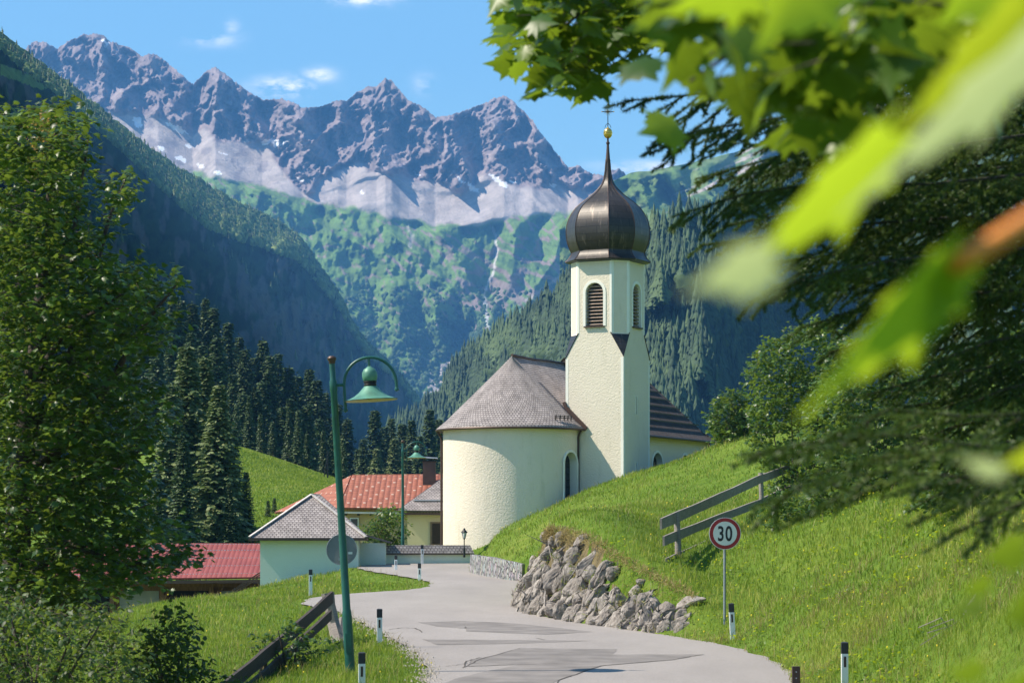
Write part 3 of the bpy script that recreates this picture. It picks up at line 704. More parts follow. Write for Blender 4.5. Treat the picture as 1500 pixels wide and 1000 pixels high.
ft = interp(foot, PX + wx_) + 6 * fbm(PX * .05, PY * .05, 4); gl = interp(grassl, PX) + 5 * fbm(PX * .04 + 9, PY * .04, 4)
rockm = 1 - sstep(-4, 4, PY - ft); grassm = sstep(-3, 3, PY - gl)
tan = np.where(grassm > .5, .75, np.where(rockm > .5, 1.05, .62)); tan = np.where(PY > 400, .85, tan)
D = dist_from_slope(PY, tan, np.full(NXp, 5200.)); D = D - 0
# smooth across columns so the shelves join
kern = np.ones(25) / 25
D = np.apply_along_axis(lambda r: np.convolve(np.pad(r, 12, 'edge'), kern, 'valid'), 1, D)
def spur(pts, wd, amp, expo=1.0):
    """a ridge standing out towards the viewer along a line; asymmetric crest"""
    d, _ = segdist(PX + wx_ * .6, PY + wx_ * .4, pts); return amp * np.clip(1 - d / wd, 0, 1) ** expo
rel = 0
# rock: big buttresses, then ridged detail (leaning strata)
for s_, wd, am in [([(62, 60), (110, 120), (165, 175)], 45, 150), ([(140, 50), (165, 110), (205, 168)], 45, 190), ([(218, 80), (240, 120), (252, 150), (262, 190)], 46, 220), ([(190, 150), (215, 175)], 22, 90), ([(315, 98), (322, 150), (340, 190), (380, 235), (420, 275), (450, 290)], 50, 260),
                   ([(345, 120), (372, 160), (384, 200)], 30, 140), ([(430, 150), (450, 200), (480, 240), (505, 280), (512, 298)], 46, 230), ([(495, 146), (505, 190), (515, 235)], 26, 150), ([(564, 115), (545, 170), (548, 215), (565, 250)], 44, 260), ([(600, 148), (625, 200), (650, 240), (685, 284)], 40, 220),
                   ([(660, 170), (670, 215), (690, 265)], 28, 120), ([(738, 140), (722, 190), (735, 230), (740, 262)], 42, 240), ([(780, 176), (785, 225), (795, 270)], 34, 170), ([(832, 246), (838, 270)], 24, 90), ([(884, 258), (880, 280)], 24, 80),
                   # cirque spurs below
                   ([(330, 268), (400, 340), (450, 400), (500, 455), (560, 520), (620, 610)], 75, 330), ([(395, 285), (470, 330), (560, 375), (620, 430), (690, 495)], 62, 260), ([(560, 330), (610, 370), (650, 410), (700, 470), (712, 492)], 36, 170), ([(640, 335), (672, 380), (700, 430), (712, 480)], 30, 150),
                   ([(760, 325), (752, 390), (735, 440), (718, 490)], 36, 190), ([(830, 330), (812, 380), (780, 430), (735, 500), (690, 560)], 48, 240), ([(500, 300), (520, 330)], 30, 70), ([(640, 450), (650, 520), (645, 600)], 30, 120), ([(580, 440), (600, 520), (640, 590)], 36, 150), ([(880, 330), (850, 420)], 40, 150)]:
    rel = rel + spur(s_, wd, am * (.72 if s_[-1][1] < 300 else .95))
up = (PX * .8 + PY * .6); ac = (-PX * .6 + PY * .8)
r1 = ridged(up / 46 + .3 * fbm(PX * .02, PY * .02, 3), ac / 70, 7, .6); r2 = ridged(PX / 30 + 4, PY / 60 + 7, 6, .58)
rel = rel + rockm * (60 * r1 + 16 * ridged(up / 9 + 3, ac / 16, 5)) + grassm * (11 * r2 + 4 * ridged(PX / 14, PY / 40, 5)) + (1 - rockm) * (1 - grassm) * (5 * fbm(PX * .06, PY * .03, 5))
rel = rel + 22 * fbm(PX * .03, PY * .03, 5)
def boxblur(A, ky, kx):
    for ax, k in ((0, ky), (1, kx)):
        pad = [(0, 0), (0, 0)]; pad[ax] = (k // 2 + 1, k - k // 2 - 1 + 0); Q = np.cumsum(np.pad(A, pad, 'edge'), axis=ax)
        A = (Q[k:] - Q[:-k]) / k if ax == 0 else (Q[:, k:] - Q[:, :-k]) / k
        A = np.pad(A, [(0, max(0, Q.shape[0] - (k - 1) - 1 - A.shape[0])) if ax == 0 else (0, 0), (0, 0)], 'edge')
    return A
def fitshape(A, shp):
    A = A[:shp[0], :shp[1]]; return np.pad(A, [(0, shp[0] - A.shape[0]), (0, shp[1] - A.shape[1])], 'edge')
lowp = fitshape(boxblur(fitshape(boxblur(rel, 45, 55), rel.shape), 25, 35), rel.shape); scm = (1 - rockm) * (1 - grassm); scm = fitshape(boxblur(scm, 9, 9), rel.shape); rel = (rel - lowp) * (1 - .8 * scm)
edge_ = sstep(0, .02, 1 - vv)[:, None] * .8 + .2
D2 = D - rel * np.clip(edge_, 0, 1)
def no_overhang(PY, D2, tmax):
    k = (HOR - PY) / F; out = D2.copy()
    for r in range(1, PY.shape[0]):
        dk = k[r] - k[r - 1]; out[r] = np.maximum(out[r], out[r - 1] + out[r - 1] * dk / np.maximum(tmax[r] - k[r], .1))
    drift = out - D2; drift = fitshape(boxblur(drift, 7, 55), D2.shape); return D2 + fitshape(boxblur(drift, 7, 35), D2.shape)
D2 = no_overhang(PY, D2, np.where(rockm > .5, 4.5, np.where(grassm > .5, 4.0, 2.2)) + .5 * fbm(PX * .15, PY * .15, 3) * rockm)
for _k in range(3): D2 = D2 * (1 - scm) + fitshape(boxblur(D2, 3, 61), D2.shape) * scm
RNG_P = build_slope(PX, PY, D2)
PTS = build_slope(PX, PY, D2)
# colours of the ground cover itself
strata = fbm(up * .02, ac * .16, 5); c = np.zeros(PX.shape + (3,)) + np.array(ROCK)
c = c * (1 + .28 * strata[..., None]) ; c = lerp3(c, sstep(.1, .8, fbm(PX * .05 + 3, PY * .05, 5)) * .5, (.38, .31, .285))
sc_ = (1 - rockm); c = lerp3(c, sc_, SCREE)
c = lerp3(c, sc_ * sstep(.0, .6, fbm((PX - .6 * PY) * .09, (PX + PY) * .02, 5)) * .3, (.36, .31, .295))
rb = sc_ * sstep(.15, .35, fbm(PX * .035 + 40, PY * .045, 5)) * np.where(PX < 420, 1, .1); c = lerp3(c, rb, (.30, .26, .26))
gn = fbm(PX * .03 + 8, PY * .04, 6)
gcol = lerp3(np.zeros(PX.shape + (3,)) + np.array(GRASS), sstep(-.3, .5, gn), (.12, .19, .055))
shr = sstep(.10, .45, fbm(PX * .028, PY * .03 + 30, 7) + (PY - 440) / 240.); gcol = lerp3(gcol, shr * .75, (.04, .08, .028))
outc = sstep(.12, .4, ridged(up * .02 + 3, ac * .05, 5) - 1.12 + .75 * np.exp(-((PX - 745) / 95.) ** 2 - ((PY - 410) / 70.) ** 2) + .3 * np.exp(-((PX - 560) / 60.) ** 2 - ((PY - 370) / 30.) ** 2)); gcol = lerp3(gcol, outc * .85, (.27, .2, .2))
c = c * (1 - grassm[..., None]) + gcol * grassm[..., None]
# low saddle ridge and gorge
wf, _ = segdist(PX + 2 * fbm(PX * .2, PY * .1, 3), PY, [(722, 333), (727, 352), (728, 372), (724, 395), (715, 415), (709, 432), (712, 455), (714, 475), (717, 492)])
c = lerp3(c, np.clip(1.6 - wf / 1.5, 0, 1) * .8, (.7, .68, .68))
for pts_ in [[(835, 395), (800, 420), (772, 440)], [(598, 330), (604, 350), (600, 362)], [(640, 560), (645, 600), (630, 640)]]:
    wf, _ = segdist(PX + 3 * fbm(PX * .2, PY * .1, 3), PY, pts_); c = lerp3(c, np.clip(1.5 - wf / 2.2, 0, 1) * .6, (.5, .45, .43))
gor = inpoly(PX + 6 * fbm(PX * .1, PY * .1, 3), PY, [(632, 545), (668, 520), (660, 560), (650, 600), (625, 640), (600, 620), (622, 580)]); c = np.where(gor[..., None], np.array((.40, .36, .34)) * (1 + .3 * fbm(PX * .2, PY * .2, 3))[..., None], c)
sn = np.zeros(PX.shape, bool); sx, sy = PX + 2.5 * fbm(PX * .15, PY * .15, 3), PY + 2 * fbm(PX * .15 + 5, PY * .15, 3)
for poly in [[(148, 60), (152, 56), (160, 64), (155, 68)], [(195, 173), (206, 172), (209, 186), (200, 187)], [(240, 177), (252, 182), (262, 184), (276, 196), (262, 194), (248, 187)], [(380, 207), (395, 203), (425, 206), (418, 210), (405, 216), (398, 209), (384, 213)], [(684, 266), (690, 270), (701, 276), (701, 283), (690, 280)],
             [(714, 254), (722, 256), (730, 262), (743, 268), (742, 276), (730, 270)], [(270, 210), (280, 213), (280, 218), (272, 215)], [(254, 228), (268, 230), (275, 238), (262, 236)], [(232, 214), (240, 215), (239, 221), (233, 220)], [(290, 240), (300, 244), (298, 248), (290, 245)], [(312, 250), (322, 252), (325, 256), (314, 254)], [(745, 263), (756, 266), (758, 269), (748, 268)],
             [(806, 268), (816, 270), (812, 275), (806, 273)], [(528, 278), (534, 282), (530, 286)], [(602, 250), (616, 256), (612, 258)], [(666, 256), (676, 262), (682, 270), (676, 268)], [(434, 260), (446, 263), (444, 266), (436, 264)], [(320, 222), (333, 226), (332, 229)]]: sn |= inpoly(sx, sy, poly)
c = np.where(sn[..., None], np.array(SNOW), c)
PTS = add_back(PTS, 500, 1500)
c = np.concatenate([c, np.repeat(c[-1:], 6, 0)], 0)
me = mesh('mountain_range', PTS.reshape(-1, 3), gridfaces(NXp, PTS.shape[0])); cattr(me, 'albedo', c.reshape(-1, 3))
M['mtn'] = mat_mountain('alpine_rock_and_turf', .006, 9, fs=.02)
link('mountain_range', me, M['mtn'], smooth=True, kind='structure')

# --- green and rocky mountain behind the tower and to the right
sil5 = [(820, 330), (850, 300), (880, 275), (905, 262), (925, 253), (960, 249), (1000, 241), (1040, 232), (1080, 222), (1120, 209), (1160, 196), (1210, 176), (1260, 158), (1320, 140), (1420, 120), (1600, 80)]
NX5, NY5 = 300, 130; px = np.linspace(820, 1600, NX5); vv = np.linspace(0, 1, NY5); s5 = interp(sil5, px) + 1.2 * fbm(px * .05, px * 0, 4)
PX = np.tile(px, (NY5, 1)); PY = 480 + (s5 - 480)[None] * vv[:, None]
D = dist_from_slope(PY, np.full(PX.shape, .8), 3600 + (px - 820) * .8); wx_ = 10 * fbm(PX * .03, PY * .03, 3)
dg_ = (PX * .85 + PY * .9); D2 = D - 90 * ridged((PX - PY * .6) / 60, (PX * .5 + PY) / 200, 6) * (sstep(0, .03, 1 - vv)[:, None] * .9 + .1) - 60 * fbm(PX * .02, PY * .02, 4)
PTS = add_back(build_slope(PX, PY, D2), 400, 900)
c = lerp3(np.zeros(PX.shape + (3,)) + np.array((.12, .2, .06)), sstep(-.3, .5, fbm(PX * .03, PY * .05, 5)), (.18, .25, .09))
st = fbm((PX + PY * 1.0) * .02, (PX * .5 - PY * -1.1) * .12, 6); c = lerp3(c, sstep(.0, .35, st + (PX - 1050) / 500.) * sstep(.1, .0, np.zeros_like(PX)) + 0 * st, (.42, .37, .36)) if False else lerp3(c, sstep(.05, .45, st + (PX - 1080) / 350.), (.43, .38, .37))
c = np.concatenate([c, np.repeat(c[-1:], 6, 0)], 0)
me = mesh('mountain', PTS.reshape(-1, 3), gridfaces(NX5, PTS.shape[0])); cattr(me, 'albedo', c.reshape(-1, 3)); link('mountain', me, M['mtn'], smooth=True, kind='structure')

# --- steep valley side on the left: its crest runs away from us, its face is turned from the sun
crest = [(-160, -60, 900), (-60, 8, 1250), (0, 52, 1500), (22, 72, 1600), (60, 98, 1800), (100, 128, 2000), (160, 176, 2300), (205, 214, 2550), (250, 246, 2800), (300, 276, 3050), (345, 302, 3250), (380, 318, 3420), (410, 334, 3550), (436, 352, 3680), (455, 378, 3780), (470, 402, 3870), (488, 428, 3950), (500, 446, 4020),
         (510, 470, 4080), (524, 494, 4150), (545, 516, 4230), (570, 540, 4320), (594, 566, 4420), (612, 592, 4500), (628, 618, 4580), (660, 680, 4700)]
ca_ = np.array(crest, float); NU, NV = 560, 260
cpx = np.linspace(-160, 652, NU); cpy = np.interp(cpx, ca_[:, 0], ca_[:, 1]) ; jag = 2.4 * fbm(cpx * .06, cpx * 0, 5) + 1.0 * pnoise(cpx * .6, cpx * 0)
PX = np.tile(cpx, (NV, 1)); vv = np.linspace(0, 1, NV) ** 1.25; PY = cpy[None] + (760 - cpy)[None] * vv[:, None] + jag[None] * (1 - vv[:, None]) ** 9
D = np.full(PX.shape, np.nan); cYd = np.interp(cpx, ca_[:, 0], ca_[:, 2])
prev = None
for Yq in np.arange(500, 4720, 20.):
    pxc = np.interp(Yq, ca_[:, 2], ca_[:, 0]); pyc = np.interp(Yq, ca_[:, 2], ca_[:, 1])
    # height of the wall minus height of the sight line, in photo pixels at this distance
    g = (HOR - pyc) - 1.32 * (PX - pxc) - (HOR - PY); g = np.where(PX < pxc, (HOR - pyc) - .3 * (pxc - PX) - (HOR - PY), g)
    hit = (g > 0) & np.isnan(D); D[hit] = Yq
    if prev is not None:
        D = np.where(hit, Yq - 20 * np.clip(g / np.maximum(g - prev, 1e-6), 0, 1), D)
    prev = g
D = np.where(np.isnan(D), cYd[None], D); D = np.minimum(D, cYd[None])
dc = PY - cpy[None]
ker = np.ones(15) / 15
D = np.apply_along_axis(lambda r: np.convolve(np.pad(r, 7, 'edge'), ker, 'valid'), 1, D); D = np.apply_along_axis(lambda r: np.convolve(np.pad(r, 7, 'edge'), ker, 'valid'), 0, D)
rimw = np.interp(cpx, [-160, 0, 100, 200, 300, 400, 450, 500, 650], [25, 20, 26, 34, 58, 42, 26, 12, 8])
rim = np.clip(1 - dc / rimw[None], 0, 1); sc__ = D / 3000
D = D + rim ** 1.2 * 190 * sc__ * np.interp(cpx, [300, 480, 560], [1, .8, .4])[None]
inner = sstep(0, 1, dc / rimw[None])
D = D - sc__ * (inner * (80 * ridged(PX / 75 + .3 * PY / 60, PY / 150, 6, .58) + 40 * ridged(PX / 16, PY / 60, 5)) + 30 * fbm(PX * .06, PY * .06, 5) * rim + 40 * inner * fbm(PX * .03, PY * .03, 4))
PTS = build_slope(PX, PY, D); n1_ = fbm(PX * .05, PY * .05, 6)
c = lerp3(np.zeros(PX.shape + (3,)) + np.array((.022, .05, .02)), sstep(-.2, .4, n1_), (.012, .028, .013))  # face colour darkened to deepen its shade
c = lerp3(c, sstep(.1, .5, fbm(PX * .035 + 9, PY * .05, 6)) * (1 - inner) * .7, (.11, .17, .05))  # paler green band paints sunlight along the crest
rk = sstep(.1, .5, fbm(PX * .055 + 3, PY * .02 + 2, 6) + .75 * np.exp(-((PX - 430) / 70.) ** 2 - ((PY - 470) / 60.) ** 2)); c = lerp3(c, rk * inner * .55, (.14, .12, .115))
c = lerp3(c, inpoly(PX, PY + 3 * fbm(PX * .1, PY * .1, 3), [(0, 92), (40, 108), (72, 128), (60, 132), (25, 118), (0, 112)]) * .9, (.16, .24, .06))
c = lerp3(c, inpoly(PX, PY + 3 * fbm(PX * .1, PY * .1, 3), [(150, 178), (162, 186), (185, 205), (178, 206), (160, 192)]) * .8, (.32, .27, .2))
back = []
for i in range(1, 8):
    f = i / 7; q = PTS[0].copy(); q[:, 0] -= 500 * f; q[:, 1] += 150 * f; q[:, 2] -= 420 * f ** 1.1; back.append(q)
PTS2 = np.concatenate([np.array(back[::-1]), PTS], 0)[::-1]; c = np.concatenate([np.repeat(c[:1], 7, 0), c], 0)[::-1]
me = mesh('valley_side', PTS2.reshape(-1, 3), gridfaces(NU, PTS2.shape[0])); cattr(me, 'albedo', c.reshape(-1, 3))
M['side'] = mat_mountain('shrubby_cliff', .02, 4, fs=.06); link('valley_side', me, M['side'], smooth=True, kind='structure')
LVP, LVR, LVC = PTS, rim, dc

# --- forested slope on the right
sil1 = [(560, 640), (600, 622), (625, 604), (648, 588), (662, 548), (682, 530), (700, 516), (730, 500), (752, 487), (770, 474), (800, 458), (822, 436), (840, 405), (870, 385), (905, 366), (950, 352), (1000, 336), (1050, 322), (1100, 292), (1150, 258), (1190, 236), (1230, 216), (1290, 185), (1340, 160), (1420, 120), (1600, 40)]
NX1, NY1 = 230, 150; px = np.linspace(560, 1600, NX1); vv = np.linspace(0, 1, NY1); s1 = interp(sil1, px) + 6
PX = np.tile(px, (NY1, 1)); PY = 790 + (s1 - 790)[None] * vv[:, None]
D = dist_from_slope(PY, np.full(PX.shape, .62), np.full(NX1, 1300.) + 250 * np.sin(px / 90) + np.clip(760 - px, 0, 300) * 3.0)
D = D - 35 * ridged((PX + PY * .3) / 90, PY / 160, 4) * (sstep(0, .05, 1 - vv)[:, None] * .9 + .1) 
SP = build_slope(PX, PY, D); PTS = add_back(SP, 300, 700)
c = np.zeros(PTS.shape) + np.array((.02, .035, .015))
me = mesh('hillside', PTS.reshape(-1, 3), gridfaces(NX1, PTS.shape[0])); cattr(me, 'albedo', c.reshape(-1, 3)); link('hillside', me, M['side'], smooth=True, kind='structure')
print('MTNZ', max(o.data.vertices[i].co.z for o in bpy.data.objects if o.name in ('mountain_range','mountain','valley_side','hillside') for i in range(0, len(o.data.vertices), 50)), 'Y', max(o.data.vertices[i].co.y for o in bpy.data.objects if o.name in ('mountain_range',) for i in range(0, len(o.data.vertices), 50)))
# ---------------------------------------------------------------- materials for the small things
M['greenmetal'] = mat_simple('green_painted_steel', (.012, .085, .065), .38, .1, .25, 4, .15, .002, 30)
M['patina'] = mat_simple('patina_green_shade', (.09, .24, .17), .5, .2, .25, 6, .1)
M['lampin'] = mat_simple('lamp_shade_inside', (.55, .48, .26), .5, 0, .1, 6, 0)
M['galv'] = mat_simple('galvanised_steel', (.26, .29, .31), .5, .5, .15, 10, .1)
M['signback'] = mat_simple('grey_sign_back', (.19, .20, .20), .6, .3, .12, 4, .05)
M['signwhite'] = mat_simple('sign_white', (.66, .68, .62), .5, 0, .04, 4, 0)
M['signred'] = mat_simple('sign_red', (.30, .010, .012), .45, 0, .12, 5, 0)
M['signblack'] = mat_simple('sign_black', (.012, .012, .012), .5, 0, .1, 5, 0)
M['postwhite'] = mat_simple('marker_post_white', (.74, .74, .72), .55, 0, .1, 6, .1, .004, 12)
M['postblack'] = mat_simple('marker_post_black', (.022, .021, .024), .55, 0, .2, 6, .1)
M['reflector'] = mat_simple('dark_reflector', (.035, .02, .025), .25, 0, .2, 9, 0)
m, t, b, o = nodes('weathered_grey_wood')
uvn = N(t, 'ShaderNodeTexCoord').outputs['UV']; g = noise(t, 3, 8, .7, vec=uvn, sc=(.8, 22, 1)); g2 = noise(t, 1.3, 5, .6, vec=uvn)
c = mixc(t, .4, ramp(t, [(.3, (.09, .075, .065)), (.5, (.24, .205, .18)), (.7, (.42, .37, .33))], g), ramp(t, [(.3, (.14, .12, .105)), (.7, (.36, .32, .29))], g2)); t.links.new(c, b.inputs['Base Color']); b.inputs['Roughness'].default_value = .9
bump(t, b, g, .8, .02); M['wood'] = m
m, t, b, o = nodes('dark_weathered_wood')
uvn = N(t, 'ShaderNodeTexCoord').outputs['UV']; g = noise(t, 3, 8, .7, vec=uvn, sc=(.8, 22, 1))
c = ramp(t, [(.3, (.018, .013, .010)), (.55, (.05, .035, .027)), (.75, (.12, .085, .065))], g); t.links.new(c, b.inputs['Base Color']); b.inputs['Roughness'].default_value = .9
bump(t, b, g, .8, .02); M['wooddark'] = m

# ---------------------------------------------------------------- street lamps
def make_lamp(label, base, lean=0.0, scale=1.0):
    r = thing('street_lamp', label, 'street lamp', base, 0, 'green curved-arm street lamps along the road')
    prof = [(.085, -.6), (.085, .9), (.078, 1.0), (.068, 1.04), (.062, 3.0), (.058, 4.82), (.066, 4.84), (.066, 5.0), (.052, 5.03), (.05, 5.30)]
    MB().lathe(prof, 16).build('pole', M['greenmetal'], r, autosmooth=40)
    MB().lathe([(.05, 5.30), (.055, 5.31), (.055, 5.34), (.075, 5.37), (.08, 5.40), (.06, 5.43), (.02, 5.44)], 16).build('pole_cap', M['flash'], r, autosmooth=40)
    cx_, cz_, ra = .64, 4.92, .455; pts = [(cx_ - ra, 0, 4.50)] + [(cx_ - ra, 0, 4.7)]
    pts += [(cx_ - ra * math.cos(a), 0, cz_ + ra * 1.0 * math.sin(a)) for a in np.linspace(0, PI, 22)] + [(cx_ + ra, 0, 4.80)]
    mb = MB().tube(pts, .026, 10).lathe([(.0, -.045), (.035, -.03), (.04, 0), (.026, .03)], 10, (cx_ - ra, 0, 4.49)).lathe([(.0, -.045), (.035, -.03), (.04, 0), (.026, .03)], 10, (cx_ + ra, 0, 4.80))
    mb.tube([(.03, 0, 4.93), (cx_ - ra, 0, 4.93)], .03, 8).tube([(cx_, 0, cz_ + ra), (cx_, 0, 5.19)], .022, 8); mb.build('arm', M['greenmetal'], r, autosmooth=40)
    hd = MB().lathe([(.03, 5.22), (.05, 5.20), (.10, 5.17), (.13, 5.11), (.135, 5.05), (.125, 4.99), (.105, 4.965)], 20, (cx_, 0, 0)).build('lamp_head', M['patina'], r, autosmooth=50)
    MB().lathe([(.10, 4.97), (.115, 4.955), (.115, 4.935), (.10, 4.925), (.112, 4.91), (.112, 4.885), (.10, 4.87)], 20, (cx_, 0, 0)).build('collar', M['iron'], hd, autosmooth=40)
    sh = MB(); pr = [(.10, 4.88), (.14, 4.84), (.21, 4.765), (.30, 4.70), (.40, 4.655), (.465, 4.635)]
    n_s = 28; vs, fs = [], []
    for (r0, z0) in pr:
        for j in range(n_s): a = 2 * PI * j / n_s; vs.append((cx_ + r0 * math.cos(a), r0 * math.sin(a), z0))
    fs = [(i * n_s + j, i * n_s + (j + 1) % n_s, (i + 1) * n_s + (j + 1) % n_s, (i + 1) * n_s + j) for i in range(len(pr) - 1) for j in range(n_s)]
    so = MB().add(vs, fs).build('lamp_shade', M['patina'], r, smooth=True)
    vi = [(x, y, z - .012) for x, y, z in vs]
    MB().add([(cx_ + (x - cx_) * .985, y * .985, z) for x, y, z in vi], fs).build('shade_lining', M['lampin'], so, smooth=True)
    MB().lathe([(.0, 4.62), (.05, 4.63), (.075, 4.70), (.06, 4.80), (.04, 4.86)], 14, (cx_, 0, 0)).build('bulb', M['lampin'], r, smooth=True)
    MB().box((0, -.085, .45), (.09, .02, .34)).build('access_door', M['greenmetal'], r)
    r.rotation_euler = (0, -lean, 0); r.scale = (scale,) * 3; return r
b0 = P(513, 984, 45); make_lamp('tall green street lamp leaning left beside the wooden fence, in front of the round sign', (b0.x, b0.y, roadz(45) + .05), R(3.4), 1.012)
b1 = P(590, 817, 113); l2 = make_lamp('slim upright green street lamp in front of the shingle-capped wall', (b1.x, b1.y, b1.z), 0, .955)

# ---------------------------------------------------------------- marker posts
def make_post(label, px, ytop, Y, h=.92, lean=0, zoff=.0):
    top = P(px, ytop, Y); h_ = h; base = (top.x, top.y, top.z - h_)
    r = thing('marker_post', label, 'marker post', base, random.uniform(-.1, .1), 'white roadside marker posts with black tops')
    w, d = .115, .075
    pr = [(-w / 2, -d / 2), (w / 2, -d / 2), (w / 2, 0), (w / 4, d / 2), (-w / 4, d / 2), (-w / 2, 0)]
    MB().prism([(x, y, -.4) for x, y in pr], (0, 0, h_ - .17 + .4)).build('post_body', M['postwhite'], r, bevel=.008)
    tp = [(x * 1.04, y * 1.04) for x, y in pr]; vs = [(x, y, h_ - .172) for x, y in tp] + [(x, y, h_ + .012 + y * .15) for x, y in tp]
    MB().add(vs, [(5, 4, 3, 2, 1, 0), (6, 7, 8, 9, 10, 11)] + [(j, (j + 1) % 6, 6 + (j + 1) % 6, 6 + j) for j in range(6)]).build('post_cap', M['postblack'], r, bevel=.008)
    MB().box((0, -d / 2 - .004, h_ - .30), (.04, .012, .17)).build('reflector', M['reflector'], r, bevel=.004)
    r.rotation_euler[1] = lean; return r
make_post('white marker post in the grass at the lower right, right of the asphalt', 1237, 941, 41, .95)
make_post('white marker post standing in the grass just right of the 30 sign pole', 1074, 884, 54, .86, R(-3))
make_post('white marker post at the bottom edge, beside the foot of the leaning street lamp', 530, 956, 42, .95)
make_post('white marker post in tall grass at the left road edge, midway along the verge', 556, 892, 54, .86)
make_post('white marker post at the right tip of the small grass island', 614.5, 825, 92, .86)
make_post('white marker post on the back edge of the grass island', 580, 813, 103, .84)
make_post('white marker post on the grass bank below the small mint building', 455, 834, 84, .92)
make_post('white marker post farthest away, against the shingle-capped churchyard wall', 618.5, 798, 111, .72)
# small brown stake at the bottom right of the asphalt
bs = P(1166, 1010, 41); r = thing('steel_stake', 'short dark brown perforated steel stake at the bottom right road edge', 'stake', (bs.x, bs.y, roadz(41)), .1)
mb = MB().box((0, 0, .12), (.13, .05, .5)); mb.build('stake', M['flash'], r, bevel=.006)
for z in (.18, .28): MB().lathe([(.0, -.004), (.012, 0), (0, .006)], 8, (0, 0, 0)).build('bolt', M['galv'], r).matrix_local = Matrix.Translation((0, -.028, z)) @ Matrix.Rotation(R(90), 4, 'X')

# ---------------------------------------------------------------- 30 sign
sg = P(1061.5, 921, 56); zc = P(1061.5, 781, 56).z; hh = zc - sg.z
r = thing('speed_limit_sign', 'round white speed limit sign with red rim and number 30 on a grey steel pole', 'road sign', tuple(sg), R(4))
MB().tube([(0, 0, -.4), (0, 0, hh + .25)], .03, 12).build('pole', M['galv'], r, autosmooth=40)
def disc(name, rad, y, mat, par, th=.012, n=48, z=0):
    vs = [(rad * math.cos(2 * PI * j / n), y, z + rad * math.sin(2 * PI * j / n)) for j in range(n)]
    return MB().prism(vs, (0, th, 0)).build(name, mat, par)
rs = .352
rim_ = disc('sign_rim', rs, -.055, M['signwhite'], r, z=hh); disc('red_ring', rs * .965, -.0585, M['signred'], r, .003, z=hh); disc('sign_face', rs * .745, -.062, M['signwhite'], r, .003, z=hh)
for zz in (hh + .16, hh - .16): MB().box((0, -.03, zz), (.2, .03, .04)).build('bracket', M['galv'], r)
fc = bpy.data.curves.new('digits', 'FONT'); fc.body = '30'; fc.align_x = 'CENTER'; fc.align_y = 'CENTER'; fc.size = .47; fc.extrude = .0012; fc.offset = .010; fc.space_character = 1.12
tmp = bpy.data.objects.new('digits', fc); COL.objects.link(tmp); bpy.context.view_layer.update()
me = bpy.data.meshes.new_from_object(tmp.evaluated_get(bpy.context.evaluated_depsgraph_get())); bpy.data.objects.remove(tmp)
dg = link('numerals', me, M['signblack'], r); me.materials.clear(); me.materials.append(M['signblack'])
xs_ = [v.co.x for v in me.vertices]; ys_ = [v.co.y for v in me.vertices]; mx, my = (max(xs_) + min(xs_)) / 2, (max(ys_) + min(ys_)) / 2; sxx = .315 / (max(xs_) - min(xs_)); syy = .335 / (max(ys_) - min(ys_))
for v in me.vertices: v.co.x = (v.co.x - mx) * sxx; v.co.y = (v.co.y - my) * syy
dg.rotation_euler = (R(90), 0, 0); dg.location = (0, -.0645, hh)

# round sign seen from behind
sb = P(505, 905, 52); zc = P(500, 804.5, 52).z
r = thing('round_sign_seen_from_behind', 'grey back of a round road sign behind the leaning street lamp', 'road sign', (sb.x, sb.y, roadz(52)), 0)
h2 = zc - roadz(52); MB().tube([(0, 0, -.4), (-.03, 0, h2 - .3), (-.03, 0, h2 + .3)], .03, 12).build('pole', M['galv'], r, autosmooth=40)
disc('sign_back', .31, .04, M['signback'], r, z=h2).location.x = -.065
MB().tube([(-.065 + .31 * math.cos(a), .035, h2 + .31 * math.sin(a)) for a in np.linspace(0, 2 * PI, 49)], .008, 5).build('sign_rim', M['galv'], r)
MB().box((.11, .036, h2 - .07), (.085, .006, .045)).build('sticker', M['signwhite'], r)
for zz in (h2 + .2, h2 - .2): MB().box((-.05, .02, zz), (.16, .03, .05)).build('bracket', M['galv'], r)

